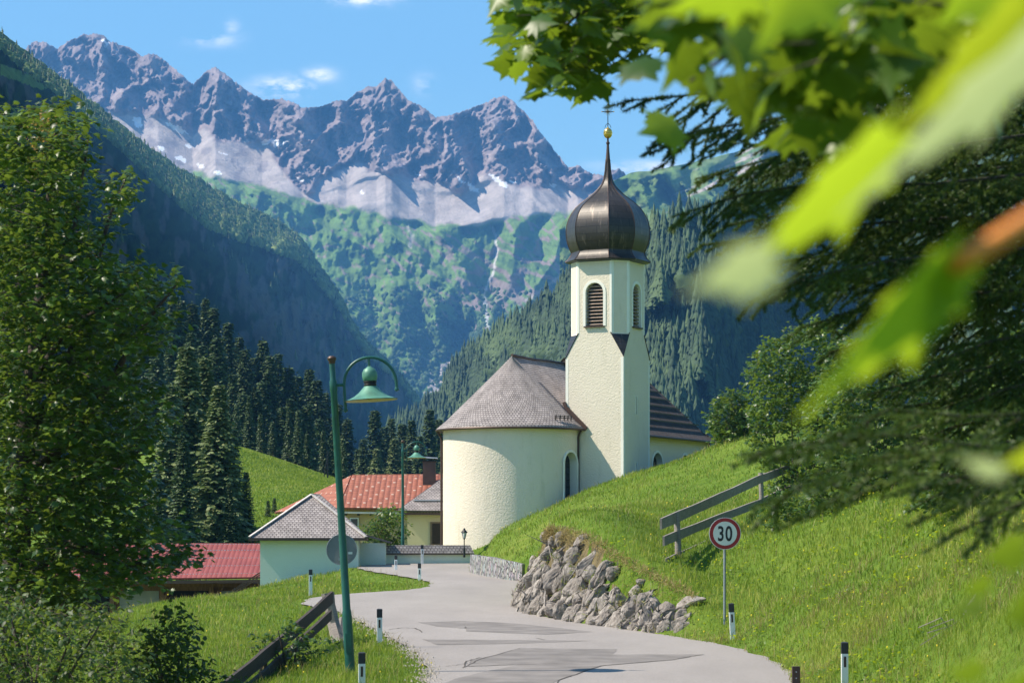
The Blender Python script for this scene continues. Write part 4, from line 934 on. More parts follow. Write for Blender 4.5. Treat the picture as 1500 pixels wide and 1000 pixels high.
# ---------------------------------------------------------------- wooden fences
def plank(mb, a, b, w_, t_): mb.beam(a, b, t_, w_)
r = thing('wooden_fence', 'grey weathered three-rail wooden fence climbing the grassy slope behind the 30 sign', 'fence', tuple(P(993, 820, 63)))
org = P(993, 820, 63)
def rel_(v): return Vector(v) - org
for (pt, pb, w_) in ((P(991, 750, 63), P(994, 835, 63), .16), (P(1114, 692, 80), P(1116, 760, 80), .15), (P(1235, 640, 97), P(1236, 690, 97), .15)):
    MB().tube([rel_(pb), rel_(pt) * .5 + rel_(pb) * .5 + Vector((.01, 0, 0)), rel_(pt)], [w_ * .55, w_ * .5, w_ * .48], 9).build('post', M['wood'], r, autosmooth=40)
def rail(par, pts, w_, t_=.045, mat=M['wood']):
    mb = MB()
    for i in range(len(pts) - 1): pass
    V_, U_ = [], []; acc_ = 0
    for i, p in enumerate(pts):
        p = Vector(p); d = (Vector(pts[min(i + 1, len(pts) - 1)]) - Vector(pts[max(i - 1, 0)])).normalized(); side = d.cross(Vector((0, 0, 1))).normalized(); up_ = side.cross(d)
        if i: acc_ += (p - Vector(pts[i - 1])).length
        ww = w_ * (1 + .06 * math.sin(i * 2.1))
        for sx_, sz_ in ((-1, -1), (1, -1), (1, 1), (-1, 1)): V_.append(p + side * sx_ * t_ / 2 + up_ * sz_ * ww / 2); U_.append((acc_, sz_ * ww / 2 + sx_ * .01))
    n = len(pts); F_ = [(i * 4 + j, i * 4 + (j + 1) % 4, (i + 1) * 4 + (j + 1) % 4, (i + 1) * 4 + j) for i in range(n - 1) for j in range(4)] + [(3, 2, 1, 0), tuple((n - 1) * 4 + j for j in range(4))]
    return MB().add(V_, F_, U_).build('rail', mat, par)
def between(a, b, n, sag=0, o=Vector((0, 0, 0))): return [Vector(a).lerp(Vector(b), i / n) - Vector((0, 0, sag * math.sin(PI * i / n))) - o for i in range(n + 1)]
rail(r, between(P(968, 767, 60.8), P(1120, 698, 80.8), 8, .02, org) , .26, .05)
rail(r, between(P(1112, 702, 79.6), P(1245, 650, 97), 6, .02, org), .24, .05)
rail(r, between(P(972, 792, 61), P(1120, 734, 80.8), 8, -.02, org), .23, .05)
rail(r, between(P(1112, 736, 79.7), P(1245, 676, 97), 6, 0, org), .22, .05)
rail(r, between(P(975, 822, 61.2), P(1050, 788, 71), 5, .0, org), .15, .04)
# left fence, going down the bank
fb = P(490, 940, 55); r = thing('wooden_fence', 'dark weathered two-rail wooden fence running down to the bottom left, ending in a split post', 'fence', tuple(fb)); org = fb
MB().tube([rel_(P(497, 945, 54.6)), rel_(P(489, 915, 55)), rel_(P(483, 885, 55)), rel_(P(480, 868, 55))], [.15, .14, .125, .15], 8).tube([rel_(P(500, 905, 55.6)), rel_(P(497, 925, 55.3)), rel_(P(497, 945, 55))], [.05, .10, .12], 7).build('post', M['wood'], r, autosmooth=40)
MB().tube([rel_(P(387, 1030, 46.5)), rel_(P(385, 950, 46.5))], [.08, .07], 8).build('post', M['wooddark'], r)
rail(r, between(P(486, 874, 54.7), P(330, 1008, 41.5), 10, .03, org), .25, .06, M['wooddark'])
rail(r, between(P(484, 900, 54.7), P(360, 1012, 43), 10, .02, org), .20, .06, M['wooddark'])

# ---------------------------------------------------------------- boulder wall
foot_px = [(757, 884), (763, 890), (778, 898), (810, 905), (840, 910.5), (870, 914.5), (900, 918.5), (930, 922.5), (960, 927), (1000, 930)]
top_px = [(800, 779, 67.5), (806, 780, 67.3), (816, 780, 67), (832, 781, 66), (852, 786, 65), (872, 792, 63.5), (900, 812, 62), (938, 832, 60.5), (975, 850, 59), (1018, 872, 57.5)]
fpts = [PR(*p) for p in foot_px]; tpts = [P(*p) for p in top_px]
def wall_pt(s, h):
    k = s * (len(fpts) - 1); i = min(int(k), len(fpts) - 2); f = k - i
    a = fpts[i].lerp(fpts[i + 1], f); b_ = tpts[i].lerp(tpts[i + 1], f); return a.lerp(b_, h)
m, t, b, o = nodes('weathered_limestone')
n1 = noise(t, 2.2, 8, .7); n2 = noise(t, 9, 8, .72, sc=(1, 1, .5)); geo = N(t, 'ShaderNodeObjectInfo')
c = ramp(t, [(.32, (.06, .05, .042)), (.46, (.165, .145, .125)), (.58, (.30, .27, .235)), (.72, (.52, .48, .42))], n2); c = mixc(t, .35, c, ramp(t, [(.3, (.16, .13, .11)), (.7, (.5, .47, .44))], n1)); c = mixc(t, .4, c, ramp(t, [(0, (.55, .5, .48)), (1, (1.25, 1.22, 1.2))], geo.outputs['Random']), 'MULTIPLY')
c = mixc(t, ramp(t, [(.60, (0, 0, 0)), (.72, (.7, .7, .7))], noise(t, 3.5, 6, .7)), c, (.17, .13, .05))
t.links.new(c, b.inputs['Base Color']); b.inputs['Roughness'].default_value = .95; b.inputs['Specular IOR Level'].default_value = .15
b1 = bump(t, None, n2, .8, .035); bump(t, b, noise(t, 30, 6, .7), .6, .012, b1); M['stone'] = m
def rock_mesh(seed, size, name='boulder'):
    rr = random.Random(seed); bm = bmesh.new(); pts = []
    for i in range(20):
        v = Vector((rr.gauss(0, 1), rr.gauss(0, 1), rr.gauss(0, 1))).normalized(); v = Vector([math.copysign(abs(q) ** .8, q) for q in v]) * rr.uniform(.8, 1.0)
        pts.append(bm.verts.new((v.x * size[0], v.y * size[1], v.z * size[2])))
    bmesh.ops.convex_hull(bm, input=pts)
    for v in [v for v in bm.verts if not v.link_faces]: bm.verts.remove(v)
    bmesh.ops.bevel(bm, geom=list(bm.edges), offset=min(size) * .16, segments=1, affect='EDGES')
    bmesh.ops.triangulate(bm, faces=list(bm.faces)); bmesh.ops.subdivide_edges(bm, edges=[e for e in bm.edges if e.calc_length() > min(size) * .35], cuts=2, use_grid_fill=True)
    from mathutils import noise as mn
    for v in bm.verts:
        q = v.co * (1.6 / max(size)); off = Vector((seed * 3.1, seed * 1.7, 0)); v.co += v.co.normalized() * (mn.fractal(q * 1.6 + off, .6, 2.2, 5) * .12 * min(size))
    me = bpy.data.meshes.new(name); bmesh.ops.recalc_face_normals(bm, faces=bm.faces); bm.to_mesh(me); bm.free()
    return me
bw = thing('boulder_wall', 'rough retaining wall of leaning grey limestone boulders beside the asphalt', 'retaining wall', tuple(fpts[4])); org = fpts[4]
variants = [rock_mesh(k, (random.uniform(.24, .40), random.uniform(.28, .4), random.uniform(.42, .66))) for k in range(14)]
for me_ in variants: me_.materials.append(M['stone'])
rows = [(.06, 25), (.21, 22), (.38, 18), (.56, 14), (.73, 11), (.90, 8)]; cnt = 0; rock_spots = []
for h, n in rows:
    for i in range(n):
        s_v = (i + .5 + random.uniform(-.3, .3)) / n
        if h > .55 and (s_v > .80 or random.random() < .18): continue
        p = wall_pt(min(s_v, .999), h + random.uniform(-.04, .05)); sc__ = random.uniform(.62, .95) * (1.0 if h < .5 else .8) * (1 if s_v < .7 else .85)
        if s_v > .75 and h > .5: sc__ *= .8
        o = bpy.data.objects.new('boulder', random.choice(variants)); COL.objects.link(o); o.parent = bw
        o.location = p - org + Vector((0, .15, 0)); o.rotation_euler = (random.uniform(-.5, .05), R(random.gauss(30, 13)), random.uniform(-.5, .5) + random.choice((0, PI))); 
        if abs(o.rotation_euler[2]) > 2: o.rotation_euler[1] *= -1
        o.scale = (sc__ * random.uniform(.8, 1.25), sc__, sc__ * random.uniform(.75, 1.1)); rock_spots.append((p.x, p.y, p.z, .3 * sc__)); cnt += 1
        if cnt >= 98: break
# earth core behind the boulders
vs = []; fs = []
for i in range(28):
    for h in (-.05, .3, .6, 1.02): q = wall_pt(i / 27, h) - org + Vector((random.uniform(-.05, .05), .22 + (.25 if h > 0 else .1), -.06)); vs.append(q)
for i in range(27):
    for j in range(3): fs.append((i * 4 + j, (i + 1) * 4 + j, (i + 1) * 4 + j + 1, i * 4 + j + 1))
M['earth'] = mat_simple('dry_earth_and_moss', (.13, .10, .045), 1, 0, .5, 3, 1, .08, 8)
link('earth_bank', mesh('earth_bank', vs, fs), M['earth'], bw, smooth=True)
# loose rocks by the wall's right end
for (px_, py_, sc__, lab) in [(1012, 884, .8, 'pale limestone boulder lying in the grass past the right end of the boulder wall')]:
    q = P(px_, py_, 57.5); me_ = rock_mesh(77, (.42, .3, .22)); me_.materials.append(M['stone']); o = link('boulder', me_); o.location = q; o.rotation_euler = (0, R(-22), .2); tag(o, lab, 'boulder')

# ---------------------------------------------------------------- low masonry wall by the apse
m, t, b, o = nodes('lime_rubble_masonry'); tco = N(t, 'ShaderNodeTexCoord').outputs['UV']
vo = N(t, 'ShaderNodeTexVoronoi'); vo.inputs['Scale'].default_value = 5.5; vo.feature = 'DISTANCE_TO_EDGE'; mp = N(t, 'ShaderNodeMapping'); mp.inputs['Scale'].default_value = (1.2, .55, 1); nzc = N(t, 'ShaderNodeTexNoise'); nzc.inputs['Scale'].default_value = 3
t.links.new(tco, mp.inputs[0]); t.links.new(mp.outputs[0], vo.inputs[0]); v2 = N(t, 'ShaderNodeTexVoronoi'); v2.inputs['Scale'].default_value = 5.5; t.links.new(mp.outputs[0], v2.inputs[0])
c = mixc(t, .55, ramp(t, [(.3, (.22, .205, .185)), (.7, (.42, .39, .355))], noise(t, 6, 7, .7, vec=tco)), v2.outputs['Color'], 'SOFT_LIGHT'); c = mixc(t, ramp(t, [(.0, (1, 1, 1)), (.08, (0, 0, 0))], vo.outputs[0]), c, (.09, .08, .07))
hsn = N(t, 'ShaderNodeHueSaturation'); hsn.inputs['Saturation'].default_value = .35; t.links.new(c, hsn.inputs['Color']); t.links.new(hsn.outputs[0], b.inputs['Base Color']); b.inputs['Roughness'].default_value = .95
b1 = bump(t, None, ramp(t, [(0, (0, 0, 0)), (.15, (1, 1, 1))], vo.outputs[0]), 1, .08); bump(t, b, noise(t, 12, 6, .7, vec=tco), .8, .05, b1); M['rubble'] = m
lw = [(688, 812, 838, 100.2), (693, 812.5, 839.5, 98), (702, 813, 842, 96.5), (720, 816, 845, 94.5), (740, 820, 848.5, 92), (755, 823, 850, 91), (764, 825, 851.5, 90.4)]
vs, uv, fs = [], [], []; acc_ = 0
for i, (px_, yt, yb, _) in enumerate(lw):
    f_ = PR(px_, yb); zt = P(px_, yt, f_.y).z
    if i: acc_ += (Vector(vs[-4]) - Vector((f_.x, f_.y, f_.z))).length
    back_ = Vector((.12, .45, 0))
    for q, v_ in ((Vector((f_.x, f_.y, f_.z - .2)), 0), (Vector((f_.x + .02, f_.y + .05, zt)), 1), (Vector((f_.x, f_.y, zt)) + back_, 1.4), (Vector((f_.x, f_.y, f_.z - .2)) + back_, 2)): vs.append(q + Vector((0, random.uniform(-.03, .03), random.uniform(-.02, .02) if v_ else 0))); uv.append((acc_, v_))
n = len(lw); fs = [(i * 4 + j, (i + 1) * 4 + j, (i + 1) * 4 + j + 1, i * 4 + j + 1) for i in range(n - 1) for j in range(3)] + [(0, 1, 2, 3), tuple((n - 1) * 4 + j for j in (3, 2, 1, 0))]
o = MB().add(vs, fs, uv).build('stone_wall', M['rubble']); tag(o, 'low curved grey rubble stone wall at the road edge in front of the apse', 'stone wall')

# ---------------------------------------------------------------- lantern beside the church
lb = P(680, 805, 104); r = thing('post_lantern', 'small antique black lantern on a thin post in front of the church apse', 'lantern', tuple(lb))
MB().lathe([(.05, -.3), (.05, .05), (.022, .1), (.02, .42), (.035, .44), (.02, .46)], 10).build('pole', M['iron'], r, autosmooth=40)
mb = MB()
for j in range(4):
    a = PI / 4 + j * PI / 2; mb.tube([(.055 * math.cos(a), .055 * math.sin(a), .46), (.12 * math.cos(a), .12 * math.sin(a), .70)], .010, 4)
mb.lathe([(.13, .70), (.14, .715), (.07, .80), (.04, .83), (.05, .85), (.0, .90)], 4).lathe([(.03, .45), (.065, .465), (.05, .475)], 4); mb.build('lantern_frame', M['iron'], r)
M['lglass'] = mat_simple('lantern_glass', (.55, .58, .55), .1, 0, .1, 4, 0); MB().lathe([(.048, .47), (.108, .70)], 4).build('lantern_glass', M['lglass'], r)

# ---------------------------------------------------------------- small mint building
sb_ = P(381, 855, 107); r = thing('hip_roofed_shed', 'small pale mint plastered building with a steep hipped shingle roof left of the road', 'shed', (sb_.x, sb_.y, 0), R(2)); 
X0, W_b, D_b = 0, 4.1, 3.6; zt_b = 3.78
MB().box((W_b / 2, D_b / 2, (zt_b - .5) / 2), (W_b, D_b, zt_b + .5)).build('wall', M['mint'], r)
ov = .42; ex0, ex1, ey0, ey1 = -ov, W_b + ov - .1, -ov, D_b + ov; ez = 3.70; ax, ay0, ay1, az = 2.08, 2.0, 2.9, P(455, 725, 109).z
mb = MB(); apx = [(ax - .02, ay0, az), (ax + .28, ay1 - .6, az - .02)]
mb.quad((ex0, ey0, ez), (ex1, ey0, ez), apx[0], apx[0]); 
def tri(mb, a, b_, c_): 
    a, b_, c_ = Vector(a), Vector(b_), Vector(c_); e_ = (b_ - a).normalized(); n__ = e_.cross(c_ - a).normalized(); t__ = n__.cross(e_)
    mb.add([a, b_, c_], [(0, 1, 2)], [((p - a).dot(e_), (p - a).dot(t__)) for p in (a, b_, c_)])
mb = MB(); tri(mb, (ex0, ey0, ez), (ex1, ey0, ez), apx[0]); tri(mb, (ex1, ey1, ez), (ex0, ey1, ez), apx[1]); mb.quad((ex1, ey0, ez), (ex1, ey1, ez), apx[1], apx[0]); mb.quad((ex0, ey1, ez), (ex0, ey0, ez), apx[0], apx[1])
ro = mb.build('roof', M['shingle'], r); sm = ro.modifiers.new('t', 'SOLIDIFY'); sm.thickness = .07; sm.offset = -1
mb = MB()
M['ridgewood'] = mat_simple('pale_hip_capping', (.50, .45, .42), .8, 0, .25, 6)
for a, b_ in (((ex0, ey0, ez), apx[0]), ((ex1, ey0, ez), apx[0]), (apx[0], apx[1]), ((ex1, ey1, ez), apx[1])): mb.beam(Vector(a) + Vector((0, 0, .05)), Vector(b_) + Vector((0, 0, .05)), .13, .04)
mb.build('hip_capping', M['ridgewood'], ro)
mb = MB()
for a, b_ in (((ex0, ey0, ez - .06), (ex1, ey0, ez - .06)), ((ex1, ey0, ez - .06), (ex1, ey1, ez - .06)), ((ex0, ey0, ez - .06), (ex0, ey1, ez - .06))): mb.beam(a, b_, .08, .10)
mb.build('eaves_board', M['flash'], ro)
# lean-to roof at its back right
mb = MB().quad((W_b - .4, 2.6, 4.05), (W_b + 1.35, 2.6, 3.55), (W_b + 1.35, 5.6, 3.55), (W_b - .4, 5.6, 4.05)); lo_ = mb.build('lean_to_roof', M['shingle'], r); sm = lo_.modifiers.new('t', 'SOLIDIFY'); sm.thickness = .08
MB().box((W_b + .3, 4.1, 1.7), (1.6, 2.6, 3.6)).build('wall', M['mint'], r)

# churchyard wall with shingle coping
wa, wb = P(500, 816, 111.5), P(688, 816, 112.6); r = thing('churchyard_wall', 'low mint plastered boundary wall with grey shingle coping behind the far bend', 'wall', (wa.x, wa.y, 0), math.atan2(wb.y - wa.y, wb.x - wa.x)); Lw = (wb - wa).length; zt = P(600, 809, 112).z
MB().box((Lw / 2, 0, (zt + .5) / 2), (Lw, .35, zt - .5)).build('wall', M['mint'], r)
mb = MB().quad((-.1, -.32, zt - .03), (Lw + .15, -.32, zt - .03), (Lw + .02, .0, zt + .33), (-.1, .0, zt + .33)).quad((Lw + .15, .32, zt - .03), (-.1, .32, zt - .03), (-.1, 0, zt + .33), (Lw + .02, 0, zt + .33)); tri(mb, (Lw + .15, -.32, zt - .03), (Lw + .15, .32, zt - .03), (Lw + .02, 0, zt + .33))
mb.build('coping', M['shingle'], r); MB().beam((-.1, -.30, zt - .06), (Lw + .15, -.30, zt - .06), .05, .05).build('eaves_board', M['flash'], r)

# ---------------------------------------------------------------- house with the orange tiled roof
m, t, b, o = nodes('terracotta_tiles'); uvn = N(t, 'ShaderNodeTexCoord').outputs['UV']
sp = N(t, 'ShaderNodeSeparateXYZ'); t.links.new(uvn, sp.inputs[0])
def mth(op, a, b_=None):
    n = N(t, 'ShaderNodeMath', operation=op)
    for i, v in enumerate((a, b_)):
        if v is None: continue
        if isinstance(v, (int, float)): n.inputs[i].default_value = v
        else: t.links.new(v, n.inputs[i])
    return n.outputs[0]
fu = mth('FRACT', mth('DIVIDE', sp.outputs[0], .30)); fv = mth('FRACT', mth('DIVIDE', sp.outputs[1], .36)); hu = mth('SINE', mth('MULTIPLY', fu, 3.1416))
hgt = mth('ADD', mth('MULTIPLY', hu, .7), mth('MULTIPLY', mth('SUBTRACT', 1, fv), .6))
c = ramp(t, [(.25, (.17, .05, .028)), (.5, (.29, .088, .045)), (.75, (.38, .145, .085))], noise(t, 2.5, 7, .7, vec=uvn)); c = mixc(t, ramp(t, [(.0, (.8, .8, .8)), (.14, (0, 0, 0))], fv), c, (.09, .03, .02)); c = mixc(t, ramp(t, [(.0, (.8, .8, .8)), (.25, (0, 0, 0))], hu), c, (.16, .05, .03))
# pale snow-stop tiles, one in every few, staggered in courses
iu = mth('FLOOR', mth('DIVIDE', sp.outputs[0], .30)); iv = mth('FLOOR', mth('DIVIDE', sp.outputs[1], .36)); key = mth('MODULO', mth('ADD', iu, mth('MULTIPLY', iv, 1)), 3.0)
pale = mth('MULTIPLY', mth('LESS_THAN', mth('ABSOLUTE', key), .5), mth('MULTIPLY', mth('LESS_THAN', mth('MODULO', mth('ADD', iv, 200), 2), .5), mth('MULTIPLY', mth('GREATER_THAN', fv, .1), mth('MULTIPLY', mth('LESS_THAN', fv, .5), mth('GREATER_THAN', hu, .75)))))
c = mixc(t, pale, c, (.52, .38, .30)); t.links.new(c, b.inputs['Base Color']); b.inputs['Roughness'].default_value = .75; bump(t, b, hgt, 1, .05); M['terra'] = m
hb = P(500, 800, 142); r = thing('tile_roofed_house', 'ochre plastered house with a broad orange clay tile roof and brown chimney', 'house', (hb.x, hb.y, 0), 0)
def hp(px_, py_, Y): return P(px_, py_, Y) - Vector((hb.x, hb.y, 0))
eL, eR = hp(497, 746, 142), hp(700, 748, 142); rL, rR = hp(516, 698.5, 147.5), hp(700, 697, 147.5); bL = hp(404, 752, 153)
MB().add([(eL.x + .35, .5, .5), (eR.x, .5, .5), (eR.x, 11, .5), (eL.x - 2.4, 11, .5), (eL.x + .35, .5, eL.z), (eR.x, .5, eL.z), (eR.x, 11, eL.z), (eL.x - 2.4, 11, eL.z)], [(0, 1, 5, 4), (1, 2, 6, 5), (2, 3, 7, 6), (3, 0, 4, 7), (4, 5, 6, 7)]).build('wall', M['ochre'], r)
mb = MB().quad(eL, eR, rR, rL); tri(mb, bL, eL, rL); mb.quad((eR.x, 12, eL.z), (bL.x, 12, bL.z), rL, rR)
ro = mb.build('roof', M['terra'], r); sm = ro.modifiers.new('t', 'SOLIDIFY'); sm.thickness = .12; sm.offset = -1
M['eaveswhite'] = mat_simple('pale_eaves_board', (.6, .55, .48), .7, 0, .1)
mb = MB().beam(eL - Vector((0, 0, .16)), eR - Vector((0, 0, .16)), .05, .10); mb.build('eaves_board', M['eaveswhite'], ro)
mb = MB()
for k in range(11): q = eL.lerp(eR, (k + .5) / 11); mb.box(q + Vector((0, .35, -.24)), (.12, .6, .14))
mb.build('rafter_end', M['wooddark'], ro); mb = MB().tube([rL + Vector((0, 0, .05)), rR + Vector((0, 0, .05))], .09, 8).tube([rL + Vector((0, 0, .05)), bL + Vector((0, 0, .05))], .08, 8); mb.build('ridge_tiles', M['terra'], ro)
chp = hp(629, 700, 146); chm = MB().box(chp + Vector((0, 0, .15)), (.72, .8, 1.6)).build('chimney', mat_simple('brown_chimney_cladding', (.10, .055, .045), .6, .1, .2), ro)
mb = MB()
for dx in (-.28, .28): mb.box(chp + Vector((dx, 0, 1.03)), (.06, .5, .2))
mb.box(chp + Vector((0, 0, .96)), (.82, .9, .06)); mb.build('chimney_frame', M['iron'], chm); MB().add([chp + Vector(q) for q in ((-.5, -.5, 1.14), (.5, -.5, 1.10), (.5, .5, 1.10), (-.5, .5, 1.14), (-.42, -.4, 1.22), (.46, -.4, 1.16), (.46, .4, 1.16), (-.42, .4, 1.22))], [(3, 2, 1, 0), (4, 5, 6, 7), (0, 1, 5, 4), (1, 2, 6, 5), (2, 3, 7, 6), (3, 0, 4, 7)]).build('chimney_cap', M['galv'], chm)
wq = hp(519, 766, 142.4); wo_ = MB().box(wq, (.5, .1, .62)).build('window', M['white'], r); MB().box(wq + Vector((0, -.06, 0)), (.36, .04, .48)).build('pane', M['glass'], wo_)

# annex with a shingled roof beside the church
ab = P(588, 805, 126); r = thing('shingle_roofed_annex', 'pale yellow building with a grey shingle roof and dark shuttered window beside the apse', 'building', (ab.x, ab.y, 0), 0)
def ap_(px_, py_, Y): return P(px_, py_, Y) - Vector((ab.x, ab.y, 0))
e0, e1 = ap_(583, 749, 126), ap_(720, 750, 126); top1 = ap_(690, 672, 130.5); tl = ap_(655, 694, 129.2)
MB().box(((e1.x + .25) / 2, 3.2, 2.6), (e1.x - .3, 5.4, 4.7)).build('wall', M['yellow'], r)
mb = MB(); mb.quad(e0, e1, top1 + Vector((1.5, 0, 0)), top1); tri(mb, (e0.x, 7, e0.z), e0, top1); mb.quad((e1.x, 7, e0.z), (e0.x, 7, e0.z), top1, top1 + Vector((1.5, 0, 0)))
ro = mb.build('roof', M['shingle'], r); sm = ro.modifiers.new('t', 'SOLIDIFY'); sm.thickness = .08; sm.offset = -1
MB().beam(e0 + Vector((0, 0, -.1)), e1 + Vector((0, 0, -.1)), .08, .10).beam(e0 + Vector((0, 0, .04)), top1 + Vector((0, 0, .04)), .12, .05).build('eaves_board', M['flash'], ro)
s0 = e0.lerp(top1, .16); mb = MB().tube([s0 + Vector((.2, -.05, .12)), s0 + Vector((4.5, -.05, .12))], .045, 6)
for k in (0, 1.7, 3.4): mb.beam(s0 + Vector((.3 + k, .1, -.05)), s0 + Vector((.3 + k, -.05, .2)), .04, .05)
mb.build('snow_guard', M['galv'], ro)
wq = ap_(640.5, 781, 126); wy = .46
wo_ = MB().box((wq.x, wy + .01, wq.z), (.72, .14, 1.16)).build('window', mat_simple('brown_window_frame', (.22, .15, .09), .7), r); MB().box((wq.x, wy - .07, wq.z), (.52, .05, 1.0)).build('shutter', M['wooddark'], wo_); MB().box((wq.x, wy - .1, wq.z - .62), (.86, .2, .06)).build('sill', M['white'], wo_)

# ---------------------------------------------------------------- barn with the red metal roof
m, t, b, o = nodes('red_profiled_metal'); uvn = N(t, 'ShaderNodeTexCoord').outputs['UV']
sp = N(t, 'ShaderNodeSeparateXYZ'); t.links.new(uvn, sp.inputs[0])
def mth(op, a, b_=None):
    n = N(t, 'ShaderNodeMath', operation=op)
    for i, v in enumerate((a, b_)):
        if v is None: continue
        if isinstance(v, (int, float)): n.inputs[i].default_value = v
        else: t.links.new(v, n.inputs[i])
    return n.outputs[0]
fu = mth('FRACT', mth('DIVIDE', sp.outputs[0], .22)); hu = mth('SINE', mth('MULTIPLY', fu, 3.1416))
t.links.new(ramp(t, [(.3, (.20, .038, .030)), (.7, (.28, .065, .050))], noise(t, .8, 5, .6, vec=uvn)), b.inputs['Base Color']); b.inputs['Roughness'].default_value = .6; bump(t, b, hu, .6, .03); M['redroof'] = m
bb = P(190, 905, 112); r = thing('red_roofed_barn', 'low wooden barn with a crimson sheet metal roof at the foot of the left bank', 'barn', (bb.x - 2, bb.y, 0), 0)
def bp(px_, py_, Y): return P(px_, py_, Y) - Vector((bb.x - 2, bb.y, 0))
e0, e1, r0, r1 = bp(60, 851, 112), bp(387, 847, 112), bp(75, 797, 117), bp(381, 798, 117)
mb = MB().quad(e0, e1, r1, r0).quad((e1.x, 10.5, e1.z), (e0.x, 10.5, e0.z), r0, r1); ro = mb.build('roof', M['redroof'], r); sm = ro.modifiers.new('t', 'SOLIDIFY'); sm.thickness = .08; sm.offset = -1
M['snowstop'] = mat_simple('pale_snow_stop', (.62, .55, .54), .6, 0, .1)
for q in (.10, .33, .56, .79, .97):
    mb = MB(); n_ = 74
    for k in range(n_):
        f = (k + .5) / n_; a = Vector(e0).lerp(Vector(e1), f); b_ = Vector(r0).lerp(Vector(r1), f); p = a.lerp(b_, q); mb.box(p + Vector((0, 0, .06)), (.075, .06, .075))
    mb.build('snow_stop_row', M['snowstop'], ro)
    mb = MB().beam(Vector(e0).lerp(Vector(r0), q - .02) + Vector((0, 0, .03)), Vector(e1).lerp(Vector(r1), q - .02) + Vector((0, 0, .03)), .05, .05); mb.build('sheet_lap', M['signred'], ro)
MB().beam(e0 - Vector((0, .05, .1)), e1 - Vector((0, .05, .1)), .12, .14).build('gutter', M['flash'], ro)
m, t, b, o = nodes('larch_boards'); uvn = N(t, 'ShaderNodeTexCoord').outputs['Object']; nz_ = noise(t, 2, 6, .7, sc=(9, 9, .5))
t.links.new(ramp(t, [(.3, (.14, .065, .03)), (.7, (.34, .18, .09))], nz_), b.inputs['Base Color']); bump(t, b, noise(t, 3, 2, .5, sc=(14, 14, .1)), .8, .03); b.inputs['Roughness'].default_value = .85; M['boards'] = m
zt = e0.z - .12
mb = MB().box(((e0.x + e1.x) / 2, 6.0, zt / 2 - 1), (e1.x - e0.x - 1.0, 8, zt + 2)); mb.build('wall', M['boards'], r)
M['barnglass'] = mat_simple('dusty_panel', (.30, .29, .26), .4, 0, .2, 2, 0)
for k in range(4):
    x = e1.x - 1.35 - k * 2.2; wn = MB().box((x, 1.98, zt - .95), (1.75, .06, 1.25)).build('panel', M['barnglass'] if k % 2 == 0 else M['dark'], r)
    MB().box((x - 1.17, 1.75, zt - 1.2), (.2, .2, 2.4)).beam((x - 1.17, 1.72, zt - .75), (x - .55, 1.72, zt - .05), .12, .12).build('brace_post', M['boards'], r)
MB().box(((e0.x + e1.x) / 2, 1.72, zt - .07), (e1.x - e0.x - .8, .22, .16)).build('wall_plate', M['boards'], r)
# stacked planks beside the mint shed
q = P(372, 858, 108); o = MB(); 
for k in range(3): o.beam((-.9, 0, -.35 + k * .09), (.35, 0, .45 + k * .09), .12, .05)
o = o.build('sloping_rail', M['wooddark']); o.location = q; tag(o, 'dark sloping stair rails between the red barn roof and the mint shed', 'handrail')

# utility pole far off on the meadow
q = P(480, 700, 282); r = thing('utility_pole', 'thin dark utility pole on the far meadow in front of the spruces', 'pole', tuple(q)); MB().tube([(0, 0, -1), (0, 0, 3.0)], .09, 6).tube([(-.6, 0, -1), (0, 0, 2.4)], .05, 5).build('pole', M['iron'], r); MB().box((0, 0, 2.8), (.5, .06, .06)).build('crossarm', M['iron'], r)
# dead stump in the bank at right
q = P(1412, 945, 40); r = thing('dead_stump', 'splintered grey brown dead tree stump on the grassy bank at right', 'stump', tuple(q))
mb = MB().tube([(0, 0, -.2), (.0, 0, .15), (.05, 0, .38), (.12, .02, .62), (.20, .03, .80)], [.20, .15, .10, .07, .02], 8).tube([(-.05, 0, -.1), (-.12, 0, .2), (-.06, 0, .42)], [.1, .07, .01], 6).tube([(.1, 0, -.1), (.16, 0, .14), (.14, 0, .34)], [.1, .06, .01], 6); mb.build('stump_body', M['wood'], r, autosmooth=50)
mb = MB()
for k in range(9): a = random.uniform(-2.6, -.4); mb.tube([(-.1, 0, .1), (-.1 + .5 * math.cos(a) * random.random(), -.1, .15 + .3 * random.random()), (-.1 + .75 * math.cos(a), -.1, random.uniform(-.1, .5))], .008, 4)
mb.build('root_twigs', M['wood'], r)
# ---------------------------------------------------------------- foliage materials
def mat_leaf(name, lo, mid, hi, trans=.45, rough=.5, tint=(.30, .42, .05), back=None):
    m, t, b, o = nodes(name); a = N(t, 'ShaderNodeAttribute', attribute_name='rnd')
    c = ramp(t, [(0.0, lo), (.5, mid), (1.0, hi)], a.outputs['Fac'])
    if back is not None:
        gm = N(t, 'ShaderNodeNewGeometry'); c = mixc(t, gm.outputs['Backfacing'], c, back)
    t.links.new(c, b.inputs['Base Color']); b.inputs['Roughness'].default_value = rough; b.inputs['Specular IOR Level'].default_value = .35
    tr = N(t, 'ShaderNodeBsdfTranslucent'); tc_ = mixc(t, .6, c, tint); t.links.new(tc_, tr.inputs[0])
    ms = N(t, 'ShaderNodeMixShader'); ms.inputs[0].default_value = trans; t.links.new(b.outputs[0], ms.inputs[1]); t.links.new(tr.outputs[0], ms.inputs[2]); t.links.new(ms.outputs[0], o.inputs['Surface']); return m
M['leaf'] = mat_leaf('sycamore_leaf', (.010, .030, .007), (.032, .078, .012), (.125, .20, .028), .32, .38)
M['maple_over'] = mat_leaf('overhead_maple_leaf', (.016, .045, .006), (.045, .10, .010), (.20, .29, .02), .42, .4, (.30, .42, .02))
